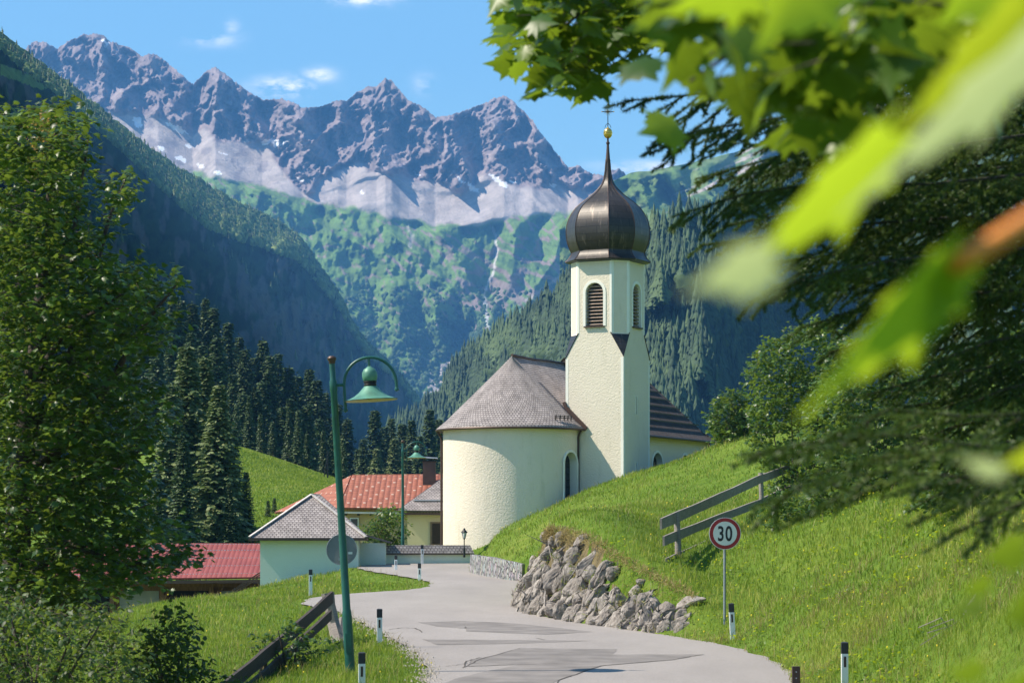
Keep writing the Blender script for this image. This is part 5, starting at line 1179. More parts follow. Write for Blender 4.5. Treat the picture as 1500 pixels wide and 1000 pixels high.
M['leaf_fresh'] = mat_leaf('fresh_maple_leaf', (.07, .16, .012), (.16, .27, .015), (.30, .36, .03), .6, .4, (.50, .55, .02))
M['leaf_bright'] = mat_leaf('pale_underside_leaf', (.13, .26, .02), (.21, .34, .02), (.30, .39, .03), .58, .5, (.48, .62, .02))
M['leaf_pale'] = mat_leaf('silvery_leaf_underside', (.30, .38, .20), (.42, .50, .28), (.50, .56, .34), .45, .6, (.55, .62, .22))
M['leaf_dark'] = mat_leaf('dark_hedge_leaf', (.018, .045, .010), (.045, .10, .016), (.10, .17, .03), .32, .45)  # leaf green of the bank bushes, creeper and brambles
M['shrub'] = mat_leaf('shrub_leaf', (.014, .032, .008), (.034, .068, .013), (.09, .135, .025), .35, .5)
M['needle'] = mat_leaf('spruce_needles', (.024, .048, .015), (.055, .095, .025), (.12, .165, .05), .12, .6, (.06, .11, .02))
M['needle_light'] = mat_leaf('light_spruce_needles', (.06, .10, .032), (.13, .175, .058), (.24, .26, .10), .2, .6, (.12, .18, .04))
M['needle_near'] = mat_leaf('near_spruce_needles', (.018, .042, .010), (.055, .10, .018), (.15, .20, .035), .22, .5, (.16, .25, .03))
M['grass'] = mat_leaf('meadow_grass', (.07, .135, .010), (.18, .26, .018), (.42, .42, .09), .45, .55, (.34, .44, .04))
M['drygrass'] = mat_leaf('dry_straw_grass', (.20, .15, .05), (.30, .24, .09), (.42, .36, .16), .35, .7, (.4, .3, .1))
M['bark'] = mat_simple('brown_grey_bark', (.055, .042, .032), .95, 0, .4, 5, .8, .02, 25)
M['flower'] = mat_simple('yellow_flower', (.7, .55, .02), .7, 0, .1, 5, 0)
M['samara'] = mat_leaf('hanging_seed_clusters', (.22, .14, .04), (.36, .24, .06), (.46, .34, .10), .4, .6, (.5, .3, .08))

# ---------------------------------------------------------------- leaf templates and scattering
def maple_leaf():
    """five-lobed leaf, unit length, in the xy plane, stalk at the origin, slightly folded"""
    o = [(0, 0), (.10, -.02), (.30, -.12), (.26, .04), (.50, .10), (.38, .22), (.56, .44), (.36, .42), (.30, .50), (.22, .66), (.13, .64), (0, 1.0), (-.13, .64), (-.22, .66), (-.30, .50), (-.36, .42), (-.56, .44), (-.38, .22), (-.50, .10), (-.26, .04), (-.30, -.12), (-.10, -.02)]
    V = [(x, y, -.25 * abs(x) - .12 * max(0, y - .3) ** 1.5) for x, y in o] + [(0, .30, .03)]
    n = len(o); return np.array(V), np.array([(i, (i + 1) % n, n) for i in range(n)])
def oval_leaf():
    V = np.array([(0, 0, 0), (.26, .3, -.06), (.24, .65, -.05), (0, 1, -.1), (-.24, .65, -.05), (-.26, .3, -.06), (0, .5, .02)]); return V, np.array([(i, (i + 1) % 6, 6) for i in range(6)])
def lobed_small():
    o = [(0, 0), (.35, -.05), (.28, .15), (.55, .4), (.25, .5), (0, 1), (-.25, .5), (-.55, .4), (-.28, .15), (-.35, -.05)]
    V = np.array([(x, y, -.2 * abs(x)) for x, y in o] + [(0, .3, .03)]); n = len(o); return V, np.array([(i, (i + 1) % n, n) for i in range(n)])
def diamond():
    return np.array([(0, 0, 0), (.3, .5, -.06), (0, 1, 0), (-.3, .5, -.06)]), np.array([(0, 1, 2), (0, 2, 3)])
def frames(yaw, pitch, roll):
    """n rotation matrices: roll about own axis y, pitch up, yaw about z"""
    cy_, sy_, cp_, sp_, cr_, sr_ = np.cos(yaw), np.sin(yaw), np.cos(pitch), np.sin(pitch), np.cos(roll), np.sin(roll); z = np.zeros_like(yaw); o = z + 1
    Ry = np.stack([cr_, z, sr_, z, o, z, -sr_, z, cr_], -1).reshape(-1, 3, 3); Rx = np.stack([o, z, z, z, cp_, -sp_, z, sp_, cp_], -1).reshape(-1, 3, 3); Rz = np.stack([cy_, -sy_, z, sy_, cy_, z, z, z, o], -1).reshape(-1, 3, 3)
    return Rz @ Rx @ Ry
def scatter(tmpl, pos, Rm, size):
    V, Fc = tmpl; n = len(pos); W = np.einsum('nij,kj->nki', Rm, V) * np.asarray(size).reshape(-1, 1, 1) + pos[:, None, :]
    return W.reshape(-1, 3), (Fc[None] + (np.arange(n) * len(V))[:, None, None]).reshape(-1, 3), len(V)
def leafmesh(name, parts, mat, rnds, parent=None):
    vs, fs, rn, b_ = [], [], [], 0
    for (W, Fc, k), r_ in zip(parts, rnds): vs.append(W); fs.append(Fc + b_); b_ += len(W); rn.append(np.repeat(r_, k))
    me = mesh(name, np.concatenate(vs), np.concatenate(fs)); fattr(me, 'rnd', np.clip(np.concatenate(rn), 0, 1)); return link(name, me, mat, parent)
def U(a, b_, n): return rng.uniform(a, b_, n)

# ---------------------------------------------------------------- far forests (stuff)
def cone_tree(h, r, tiers, seg, seed):
    rr = np.random.default_rng(seed); V, Fc = [], []
    for k in range(tiers):
        f = k / tiers; z0 = h * (.04 + .82 * f); rad = r * (1 - f) ** .85 * rr.uniform(.85, 1.15) + .05 * r; z1 = min(h, z0 + h * (.34 - .10 * f)); b_ = len(V); a0 = rr.uniform(0, 6)
        for j in range(seg * 2):
            a = a0 + math.pi * j / seg; q = rad * (rr.uniform(.85, 1.2) if j % 2 == 0 else rr.uniform(.35, .6)); V.append((q * math.cos(a), q * math.sin(a), z0 + (0 if j % 2 == 0 else h * .05) + rr.uniform(-.01, .01) * h))
        V.append((0, 0, z1)); t_ = len(V) - 1; Fc += [(b_ + j, b_ + (j + 1) % (seg * 2), t_) for j in range(seg * 2)]
    return np.array(V), np.array(Fc)
def round_bush(seed, seg=7):
    rr = np.random.default_rng(seed); V, Fc = [], []
    for k, (z, q) in enumerate([(0, .7), (.45, 1.0), (.8, .7), (1.0, .15)]):
        for j in range(seg): a = 2 * math.pi * (j + .5 * (k % 2)) / seg; w_ = q * rr.uniform(.7, 1.3); V.append((w_ * math.cos(a) * .55, w_ * math.sin(a) * .55, z * rr.uniform(.85, 1.1)))
    for k in range(3):
        for j in range(seg): a, b_, c_, d_ = k * seg + j, k * seg + (j + 1) % seg, (k + 1) * seg + (j + 1) % seg, (k + 1) * seg + j; Fc += [(a, b_, c_), (a, c_, d_)]
    return np.array(V), np.array(Fc)
def forest(name, label, pos, hts, kinds, mat, cat='forest', wr=.2, rn=None):
    parts, rn_ = [], []
    for k, tm in enumerate(kinds):
        m_ = np.arange(len(pos)) % len(kinds) == k
        if not m_.any(): continue
        n = m_.sum(); parts.append(scatter(tm, pos[m_], frames(U(0, 6.28, n), U(-.04, .04, n), U(-.04, .04, n)), hts[m_]))
        rn_.append((rn[m_] if rn is not None else U(0, 1, n)))
    o = leafmesh(name, parts, mat, rn_); tag(o, label, cat, kind='stuff'); return o
cones = [cone_tree(1, .20, 6, 5, 10 + k) for k in range(6)] + [cone_tree(1, .22, 5, 5, 30), cone_tree(1, .14, 6, 5, 31)]
M['scrub'] = mat_leaf('sunlit_dwarf_pine', (.06, .11, .03), (.12, .19, .05), (.22, .29, .09), .25, .8, (.15, .22, .05))  # brighter than the far bushes, painting the crest as sunlit
# right-hand slope: sample the mesh rows evenly in area
def sample_grid(SPg, n, wfn=None):
    a = SPg[:-1, :-1]; e1_ = SPg[:-1, 1:] - a; e2_ = SPg[1:, :-1] - a; ar = np.linalg.norm(np.cross(e1_, e2_), axis=-1)
    if wfn is not None: ar = ar * wfn(a)
    p = (ar / ar.sum()).ravel(); idx = rng.choice(p.size, n, p=p); i, j = np.unravel_index(idx, ar.shape); u, v = rng.random(n), rng.random(n)
    return a[i, j] + e1_[i, j] * u[:, None] + e2_[i, j] * v[:, None], i, j
def inview(a):
    px_ = 750 + a[..., 0] / a[..., 1] * F; py_ = HOR - (a[..., 2] - CZ) / a[..., 1] * F; return ((px_ > 560) & (px_ < 1480) & (py_ < 690)).astype(float)
pos, i_, j_ = sample_grid(SP, 35000, inview); hts = rng.normal(15.5, 4.5, len(pos)).clip(7, 28); px_ = 750 + pos[:, 0] / pos[:, 1] * F; py_ = HOR - (pos[:, 2] - CZ) / pos[:, 1] * F
rn = np.clip(.45 + .5 * fbm(px_ * .02, py_ * .02, 3) + rng.normal(0, .2, len(pos)), 0, 1); M['needle_far'] = mat_leaf('far_spruce_forest', (.028, .055, .028), (.045, .085, .04), (.08, .13, .05), .1, .8, (.06, .1, .03))
dec = (py_ < 560) & (rng.random(len(pos)) < .06 + .15 * (fbm(px_ * .015 + 5, py_ * .015, 3) > .25))
forest('forest', 'dense dark spruce forest covering the right-hand valley slope behind the church', pos[~dec] - np.array((0, 0, 1.0)), hts[~dec], cones, M['needle_far'], rn=rn[~dec])
M['bush_far'] = mat_leaf('far_broadleaf', (.03, .06, .02), (.055, .10, .03), (.10, .16, .05), .2, .8, (.1, .16, .03))
bushes = [round_bush(50 + k) for k in range(4)]
forest('broadleaf_forest', 'paler broadleaf trees scattered through the spruce forest of the right slope', pos[dec], hts[dec] * .42, bushes, M['bush_far'], rn=rn[dec])
# shrubs and small spruces along the lit crest of the left valley side
W1 = (LVR > .02) & (LVC < 70); LVg = LVP
def rimw_(a): return (W1[:-1, :-1] * np.linspace(1, 1, NU - 1)[None]) * ((750 + a[..., 0] / a[..., 1] * F) > -20)
pos, i_, j_ = sample_grid(LVg, 11000, rimw_); sc_t = pos[:, 1] / 3000; n = len(pos)
forest('dwarf_pine_scrub', 'green scrub of dwarf pines lining the sunlit crest of the left mountain', pos - np.array((0, 0, 1.5)), U(5, 10, n) * sc_t, bushes, M['scrub'])
pos, i_, j_ = sample_grid(LVg, 1500, lambda a: rimw_(a) + .02 * ((750 + a[..., 0] / a[..., 1] * F) > -20)); sc_t = pos[:, 1] / 3000; n = len(pos)
forest('crest_spruces', 'small dark spruces dotted along the crest of the left mountain', pos - np.array((0, 0, 1)), U(8, 16, n) * sc_t ** .8, cones, M['needle'])
# trees in the lower cirque
def cirq(a):
    px_ = 750 + a[..., 0] / a[..., 1] * F; py_ = HOR - (a[..., 2] - CZ) / a[..., 1] * F; return ((px_ > 440) & (px_ < 840) & (py_ > 420) & (py_ < 660)) * np.clip((py_ - 400) / 150, 0, 1)
pos, i_, j_ = sample_grid(RNG_P, 5000, cirq); pos = pos[:2600]; forest('cirque_shrubs', 'shrubs and stunted trees on the spurs below the high peaks', pos - np.array((0, 0, 2)), U(5, 13, len(pos)), bushes, M['bush_far'])

# ---------------------------------------------------------------- spruces one can tell apart
def spruce_parts(seed, h=22, r=3.4, dens=1.0, lo=.06):
    """crown of drooping branch sprays + tapering trunk, base at z=0"""
    rr = np.random.default_rng(seed); P_, YW, PT, RL, SZ = [], [], [], [], []
    z = h * lo
    while z < h * .985:
        f = (z / h); rad = r * (1 - f) ** .78 * rr.uniform(.8, 1.12) + .12; nb = int(6 + 6 * (1 - f)); a0 = rr.uniform(0, 6.28)
        for j in range(nb):
            a = a0 + 6.283 * j / nb + rr.normal(0, .18); L = rad * rr.uniform(.7, 1.12); droop = .50 - .55 * f; k = max(3, int(L / .34 * dens))
            for i in range(k):
                q = (i + .6) / k; d = L * q; zz = z - droop * d * (.65 + .35 * q) + .12 * d * q + rr.normal(0, .05)
                for sd_ in (-1, 1):
                    P_.append((d * math.cos(a), d * math.sin(a), zz)); YW.append(a - math.pi / 2 + sd_ * rr.uniform(.35, 1.0)); PT.append(-.35 + rr.normal(0, .22)); RL.append(rr.normal(0, .5)); SZ.append(1.3 * (.42 + .5 * (1 - q)) * rr.uniform(.8, 1.25) * (.55 + .45 * (1 - f)) * (r / 3.2) ** .4)
        z += (.36 + .30 * (1 - f)) * h / 22
    for i in range(7): P_.append((0, 0, h * (1 - .012 * i))); YW.append(i * 2.4); PT.append(.7); RL.append(0); SZ.append(.35)
    return np.array(P_), np.array(YW), np.array(PT), np.array(RL), np.array(SZ)
spray = (np.array([(0, 0, 0), (.26, .25, -.05), (.14, .45, -.02), (.30, .62, -.12), (0, 1, -.14), (-.30, .60, -.12), (-.14, .42, -.02), (-.26, .25, -.05)]), np.array([(0, 1, 2), (2, 3, 4), (0, 2, 4), (0, 4, 6), (4, 5, 6), (0, 6, 7)]))
protos = {}
def spruce_proto(key, seed, h, r, mat, dens=1.0, lo=.06):
    Pp, yw, pt, rl, sz = spruce_parts(seed, h, r, dens, lo); root = thing('spruce_tree', 'x', 'spruce'); f = Pp[:, 2] / h
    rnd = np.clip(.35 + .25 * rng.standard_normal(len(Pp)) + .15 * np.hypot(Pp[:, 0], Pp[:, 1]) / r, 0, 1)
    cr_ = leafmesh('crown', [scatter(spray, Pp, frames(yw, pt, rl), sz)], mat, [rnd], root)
    MB().tube([(0, 0, -1.5), (0, 0, h * .3), (0, 0, h * .97)], [.018 * h, .013 * h, .02], 7).build('trunk', M['bark'], root)
    protos[key] = (root, h); root['used'] = 0; return root
for k in range(5): spruce_proto('d%d' % k, 200 + k, 22, random.uniform(2.7, 3.6), M['needle'])
for k in range(2): spruce_proto('l%d' % k, 300 + k, 18, random.uniform(3.0, 3.5), M['needle_light'], 1.2, .03)
def put_spruce(key, px, pytop, Y, h, label, group, wsc=1.0):
    root, h0 = protos[key]; top = P(px, pytop, Y)
    if h is None: h = top.z - float(gz(top.x, Y)) + .4
    z = top.z - h
    o = root if not root['used'] else copy_tree(root); root['used'] = 1
    o.location = (top.x, Y, z); s_ = h / h0; o.scale = (s_ * wsc, s_ * wsc, s_); o.rotation_euler = (random.uniform(-.02, .02), random.uniform(-.02, .02), random.uniform(0, 6.28)); o['label'] = label; o['group'] = group; return o
G1 = 'spruces in the dark stand above the left meadow'; L1_ = 'dark green spruce in the dense stand above the left meadow'
line = [(128, 395), (150, 385), (168, 378), (190, 385), (212, 402), (232, 415), (250, 425), (268, 438), (285, 440), (305, 432), (318, 445), (332, 470), (345, 488), (360, 510), (374, 515), (386, 492), (398, 520), (410, 512), (424, 530), (436, 548), (450, 538), (464, 552), (478, 570), (492, 590), (506, 612)]
for i, (x, y) in enumerate(line):
    Yq = 400 + 8 * math.sin(i * 2.3) + i * 2; put_spruce('d%d' % (i % 5), x, y + random.uniform(-4, 8), Yq, random.uniform(24, 29), L1_, G1, random.uniform(1.15, 1.45))
for i, x in enumerate(range(210, 520, 15)):
    ytop = np.interp(x, [l_[0] for l_ in line], [l_[1] for l_ in line]); Yq = 350 + random.uniform(-14, 14)
    put_spruce('d%d' % (i * 3 % 5), x + random.uniform(-6, 6), ytop + random.uniform(45, 80), Yq, random.uniform(19, 25), L1_, G1, random.uniform(1.15, 1.45))
for i, x in enumerate(range(350, 520, 17)):
    ytop = np.interp(x, [350, 520], [575, 640]); put_spruce('d%d' % (i * 2 % 5), x + random.uniform(-6, 6), ytop + random.uniform(-12, 25), 300 + random.uniform(0, 10), random.uniform(11, 15), L1_, G1, random.uniform(.8, 1.0))
for k, (x, y, Yq, h, lab) in enumerate([(277, 503, 188, None, 'tall pale green spruce left of the meadow, its crown above its neighbours'), (316, 560, 182, None, 'pale green pointed spruce directly above the left end of the red barn roof'), (302, 520, 193, None, 'slender green spruce behind the pale pair left of the meadow'), (250, 560, 186, None, 'grey green spruce partly behind the big sycamore at left'),
                                    (345, 625, 190, None, 'small dark spruce at the left edge of the sunlit meadow'), (360, 690, 188, None, 'low dark spruce beside the meadow foot'), (392, 732, 200, 3.2, 'young spruce at the meadow foot behind the mint building, left one'), (402, 728, 202, 3.6, 'young spruce at the meadow foot behind the mint building, right one'), (268, 640, 176, None, 'broad green spruce between the sycamore and the red barn'), (230, 690, 172, None, 'dark spruce top showing just left of the red barn, beside the sycamore'), (338, 705, 176, None, 'low full spruce above the middle of the red barn roof')]):
    put_spruce('l%d' % (k % 2) if k < 4 else 'd%d' % (k % 5), x, y, Yq, h, lab, 'spruces beside the meadow', 1.35)
G2 = 'dark trees behind the orange roofed house'
for k, (x, y, Yq, h, key) in enumerate([(548, 598, 430, 25, 'd0'), (536, 640, 420, 20, 'd2'), (560, 622, 440, 22, 'd3'), (592, 618, 440, 24, 'd1'), (606, 612, 436, 22, 'd4'), (626, 596, 430, 25, 'd2'), (642, 612, 435, 22, 'd0'), (524, 655, 425, 18, 'd1'), (614, 636, 420, 19, 'd3'), (573, 610, 450, 22, 'd4'), (580, 640, 425, 16, 'l0'), (552, 655, 415, 15, 'l1'), (650, 640, 420, 19, 'd1')]):
    put_spruce(key, x, y, Yq, h, 'spruce in the dark group behind the orange tiled roof' if key[0] == 'd' else ('light green conifer in front of the dark group behind the tiled roof, right one' if key == 'l0' else 'light green conifer in front of the dark group behind the tiled roof, left one'), G2, 1.35)

# ---------------------------------------------------------------- broadleaved crowns
def twigs(centers, L, nl, tmpl, lsize, flat=.35, up=.15):
    """each centre carries one leafy shoot; returns scatter args and stems"""
    n = len(centers); yaw = U(0, 6.28, n); el = rng.normal(up, .35, n); d = np.stack([np.cos(yaw) * np.cos(el), np.sin(yaw) * np.cos(el), np.sin(el)], -1)
    t_ = np.tile(np.linspace(.0, 1, nl), n); C = np.repeat(centers, nl, 0) + np.repeat(d, nl, 0) * (t_ * L)[:, None] + rng.normal(0, .035, (n * nl, 3))
    yw = np.repeat(yaw, nl) - math.pi / 2 + np.tile(np.where(np.arange(nl) % 2, 1.0, -1.0), n) * U(.4, 1.4, n * nl); pt = rng.normal(-.35, .35, n * nl); rl = rng.normal(0, flat, n * nl)
    return scatter(tmpl, C, frames(yw, pt, rl), lsize * U(.65, 1.2, n * nl)), centers, d * L
def stems(st, en, r0, name, mat, par):
    """thin twigs as three-sided slivers"""
    n = len(st); dv = en - st; sdv = np.cross(dv, np.array((0.3, .2, 1.))); sdv /= np.linalg.norm(sdv, axis=1, keepdims=True) + 1e-9; up_ = np.cross(sdv, dv); up_ /= np.linalg.norm(up_, axis=1, keepdims=True) + 1e-9
    V_ = np.stack([st + sdv * r0, st - sdv * r0 * .5 + up_ * r0 * .87, st - sdv * r0 * .5 - up_ * r0 * .87, en], 1).reshape(-1, 3); b_ = (np.arange(n) * 4)[:, None]
    F_ = np.concatenate([b_ + np.array([[0, 1, 3]]), b_ + np.array([[1, 2, 3]]), b_ + np.array([[2, 0, 3]])]); o = link(name, mesh(name, V_, F_), mat, par); o['kind'] = 'stuff'; return o
def poly_points(poly, n, Yf, spread, keep=None):
    """points through a crown whose outline is a polygon of sight lines at distance Yf, with real depth"""
    xs_, ys_ = [p[0] for p in poly], [p[1] for p in poly]; out = []
    X_ = U(min(xs_), max(xs_), n * 6); Y_ = U(min(ys_), max(ys_), n * 6); k = inpoly(X_, Y_, poly)
    if keep is not None: k &= keep(X_, Y_)
    X_, Y_ = X_[k][:n], Y_[k][:n]; D_ = Yf + spread * U(-1, 1, len(X_)); return np.stack([(X_ - 750) / F * D_, D_, CZ + (HOR - Y_) / F * D_], -1), X_, Y_
def limb(mb, pts, r0, r1, n=7):
    k = len(pts); mb.tube(pts, list(np.linspace(r0, r1, k)), n)

# the big sycamore at the left
syc = thing('sycamore_maple', 'big dark leafy sycamore maple filling the left edge of the view', 'tree', (-7.2, 33, float(gz(-7.2, 33))))
so = np.array(syc.location)
crown_poly = [(-40, 160), (2, 158), (30, 175), (58, 152), (84, 158), (98, 172), (122, 172), (140, 192), (128, 208), (118, 228), (125, 248), (120, 262), (100, 280), (118, 300), (120, 318), (145, 318), (160, 300), (165, 262), (178, 250), (192, 255), (190, 275), (172, 300), (165, 318), (155, 330), (150, 352), (155, 372), (185, 372), (205, 392), (232, 398), (262, 402), (272, 412), (268, 428), (240, 436), (246, 470), (238, 500), (222, 520), (210, 540), (205, 560), (228, 585),
              (238, 610), (225, 640), (212, 660), (205, 700), (212, 730), (235, 760), (272, 802), (282, 815), (255, 832), (235, 850), (205, 842), (185, 855), (150, 870), (120, 885), (110, 920), (-40, 930)]
gaps = lambda X, Y: (fbm(X * .028, Y * .035, 3) > -.28 + .22 * ((X > 130) & (Y < 560))) & (fbm(X * .07 + 4, Y * .10, 3) > -.22) 
pts, X_, Y_ = poly_points(crown_poly, 4300, 33.5, 2.8, gaps)
ml = maple_leaf(); sc1, st_, dv = twigs(pts, .34, 7, ml, .105)
r_ = np.repeat(np.clip(.42 + .35 * fbm(X_ * .03, Y_ * .03, 3) + .35 * ((Y_ < 520) * .4) + rng.normal(0, .12, len(X_)), 0, 1), 7) + rng.normal(0, .14, len(X_) * 7)  # upper crown gets lighter leaf tones, painted in as sunlight
tips = [(128, 180, 30), (188, 256, 30), (265, 408, 25), (135, 200, 20), (278, 808, 18), (262, 820, 16), (60, 156, 20), (240, 840, 14)]
def local(W): W[0][:] = W[0] - so; return W
cr_ = leafmesh('crown', [local(sc1)], M['leaf'], [r_], syc); stems(st_ - so, st_ + dv - so, .006, 'twigs', M['bark'], syc)
mb = MB(); tb = Vector((0, 0, -.6)); L3 = lambda px, py, Y: P(px, py, Y) - Vector(so)
limb(mb, [tb, L3(20, 900, 34), L3(30, 700, 33), L3(55, 500, 33.3), L3(70, 330, 33.5), L3(85, 180, 33.5)], .24, .03, 9)
for pts_, r0 in [([(22, 880, 33), (90, 790, 32.6), (180, 830, 32.4), (275, 810, 32.3)], .09), ([(30, 700, 33), (110, 640, 32.6), (160, 560, 32.4), (215, 470, 32.2), (262, 412, 32)], .08), ([(35, 650, 33), (90, 560, 33.5), (130, 430, 34), (160, 320, 34), (186, 258, 34)], .07),
                 ([(28, 760, 33), (100, 710, 33), (170, 690, 33), (215, 650, 33)], .07), ([(50, 520, 33.3), (20, 380, 34), (10, 200, 34.3)], .07), ([(60, 430, 33.4), (110, 330, 33.4), (130, 200, 33.4)], .05), ([(45, 560, 33.3), (100, 480, 32), (180, 430, 31.6)], .05)]:
    limb(mb, [L3(*p) for p in pts_], r0, .012, 6)
mb.build('trunk', M['bark'], syc, autosmooth=60)
sp_, sx_, sy_ = poly_points([(40, 160), (75, 165), (80, 230), (60, 290), (45, 250)], 40, 32.2, .8); c2, _, _ = twigs(sp_, .12, 8, diamond(), .045, 1.0, -1.2)
leafmesh('seed_clusters', [local(c2)], M['samara'], [U(0, 1, len(sp_) * 8)], syc)['kind'] = 'stuff'

# willowy shrubs, bottom left
def shrub(name, label, poly, Yf, spread, n, tmpl, ls, nl, L, mat, base, group=None, bias=.45, up=.5, stem_n=14, keep=None):
    r = thing(name, label, 'shrub' if 'shrub' in name or 'bush' in name or 'hedge' in name else 'tree', base, 0, group); so_ = np.array(r.location)
    pts, X_, Y_ = poly_points(poly, n, Yf, spread, keep); s1, st_, dv = twigs(pts, L, nl, tmpl, ls, .5, up); s1[0][:] = s1[0] - so_; n_l = len(X_) * nl
    rr_ = np.repeat(np.clip(bias + .35 * fbm(X_ * .03 + 7, Y_ * .03, 3), 0, 1), nl) + rng.normal(0, .15, n_l)
    leafmesh('foliage', [s1], mat, [rr_], r); stems(st_ - so_, st_ + dv - so_, .005, 'twigs', M['bark'], r)
    mb = MB(); idx = rng.choice(len(pts), min(stem_n, len(pts)), replace=False)
    for i in idx:
        e_ = Vector(pts[i] - so_); a = Vector((random.uniform(-.15, .15), random.uniform(-.15, .15), -.3)); mid = a.lerp(e_, .5) + Vector((0, 0, .15 * e_.length)); mb.tube([a, mid, e_], [.03, .02, .008], 5)
    mb.build('stem', M['bark'], r); return r
shrub('shrub', 'low willowy shrub with narrow leaves at the bottom left corner', [(-40, 905), (40, 880), (110, 905), (150, 885), (185, 915), (200, 960), (215, 1020), (-40, 1030)], 29, 1.6, 480, oval_leaf(), .085, 8, .32, M['shrub'], tuple(P(60, 1080, 29)))
shrub('shrub', 'leafy shrub with upright shoots on the grass slope left of the wooden fence', [(195, 1020), (205, 950), (228, 930), (240, 892), (258, 900), (268, 870 + 30), (285, 925), (275, 965), (300, 985), (335, 985), (350, 1020)], 33, .7, 170, oval_leaf(), .10, 8, .30, M['shrub'], tuple(P(255, 1040, 33)), bias=.3)
shrub('creeper', 'dark leafy creeper tangled over the lower rails of the left fence', [(375, 935), (430, 905), (455, 925), (500, 930), (470, 950), (430, 985), (390, 1015), (340, 1015), (372, 970)], 47, .5, 90, lobed_small(), .10, 6, .25, M['leaf_dark'], tuple(P(430, 985, 47)), bias=.2, up=.1)
# garden bush by the house
shrub('garden_bush', 'round green bush in front of the ochre house wall', [(540, 800), (538, 775), (550, 758), (566, 745), (580, 747), (590, 770), (588, 800)], 122, 1.2, 260, diamond(), .20, 6, .45, M['leaf'], tuple(P(565, 800, 122)), bias=.5)
# bushes and trees on the right bank
HG = 'bushes along the top of the right bank'
shrub('small_tree', 'small rounded green tree at the right end of the church nave', [(1044, 648), (1040, 612), (1052, 588), (1070, 572), (1088, 578), (1100, 600), (1108, 640), (1095, 655)], 108, 1.4, 420, lobed_small(), .17, 6, .4, M['leaf'], tuple(P(1075, 660, 108)), bias=.5)
kp = lambda X, Y: fbm(X * .03 + 3, Y * .03, 3) > -.38
shrub('sycamore_bush', 'tall sunlit sycamore bush right of the church, by the upper fence post', [(1124, 700), (1096, 630), (1100, 590), (1100, 540), (1118, 500), (1150, 492), (1180, 470), (1215, 468), (1240, 490), (1250, 560), (1240, 640), (1200, 720), (1160, 765), (1132, 745)], 84, 2.5, 1500, ml, .15, 6, .42, M['leaf'], tuple(P(1170, 760, 84)), None, .55, keep=kp, up=.2)
shrub('sycamore_bush', 'wide dark sycamore bush in the middle of the right bank under the spruce boughs', [(1190, 740), (1180, 640), (1200, 560), (1230, 500), (1290, 500), (1370, 520), (1400, 600), (1400, 690), (1360, 740), (1300, 752), (1240, 765)], 66, 2.5, 1500, ml, .15, 6, .36, M['leaf_dark'], tuple(P(1290, 760, 66)), None, .45, keep=kp, up=.1)
shrub('sycamore_bush', 'dark sycamore bush at the far right edge above the grassy bank', [(1350, 740), (1370, 620), (1400, 520), (1460, 480), (1560, 470), (1560, 740), (1500, 745), (1440, 760)], 52, 2.5, 1300, ml, .14, 6, .34, M['leaf_dark'], tuple(P(1460, 760, 52)), None, .4, keep=kp, up=.1)
shrub('low_bush', 'low dark bramble bush below the sycamores, left of the sloping bank edge', [(1128, 790), (1122, 760), (1132, 720), (1170, 730), (1230, 740), (1300, 735), (1330, 755), (1250, 775), (1180, 800), (1140, 795)], 66, 1.2, 420, ml, .12, 6, .3, M['leaf_dark'], tuple(P(1190, 790, 66)), None, .5)

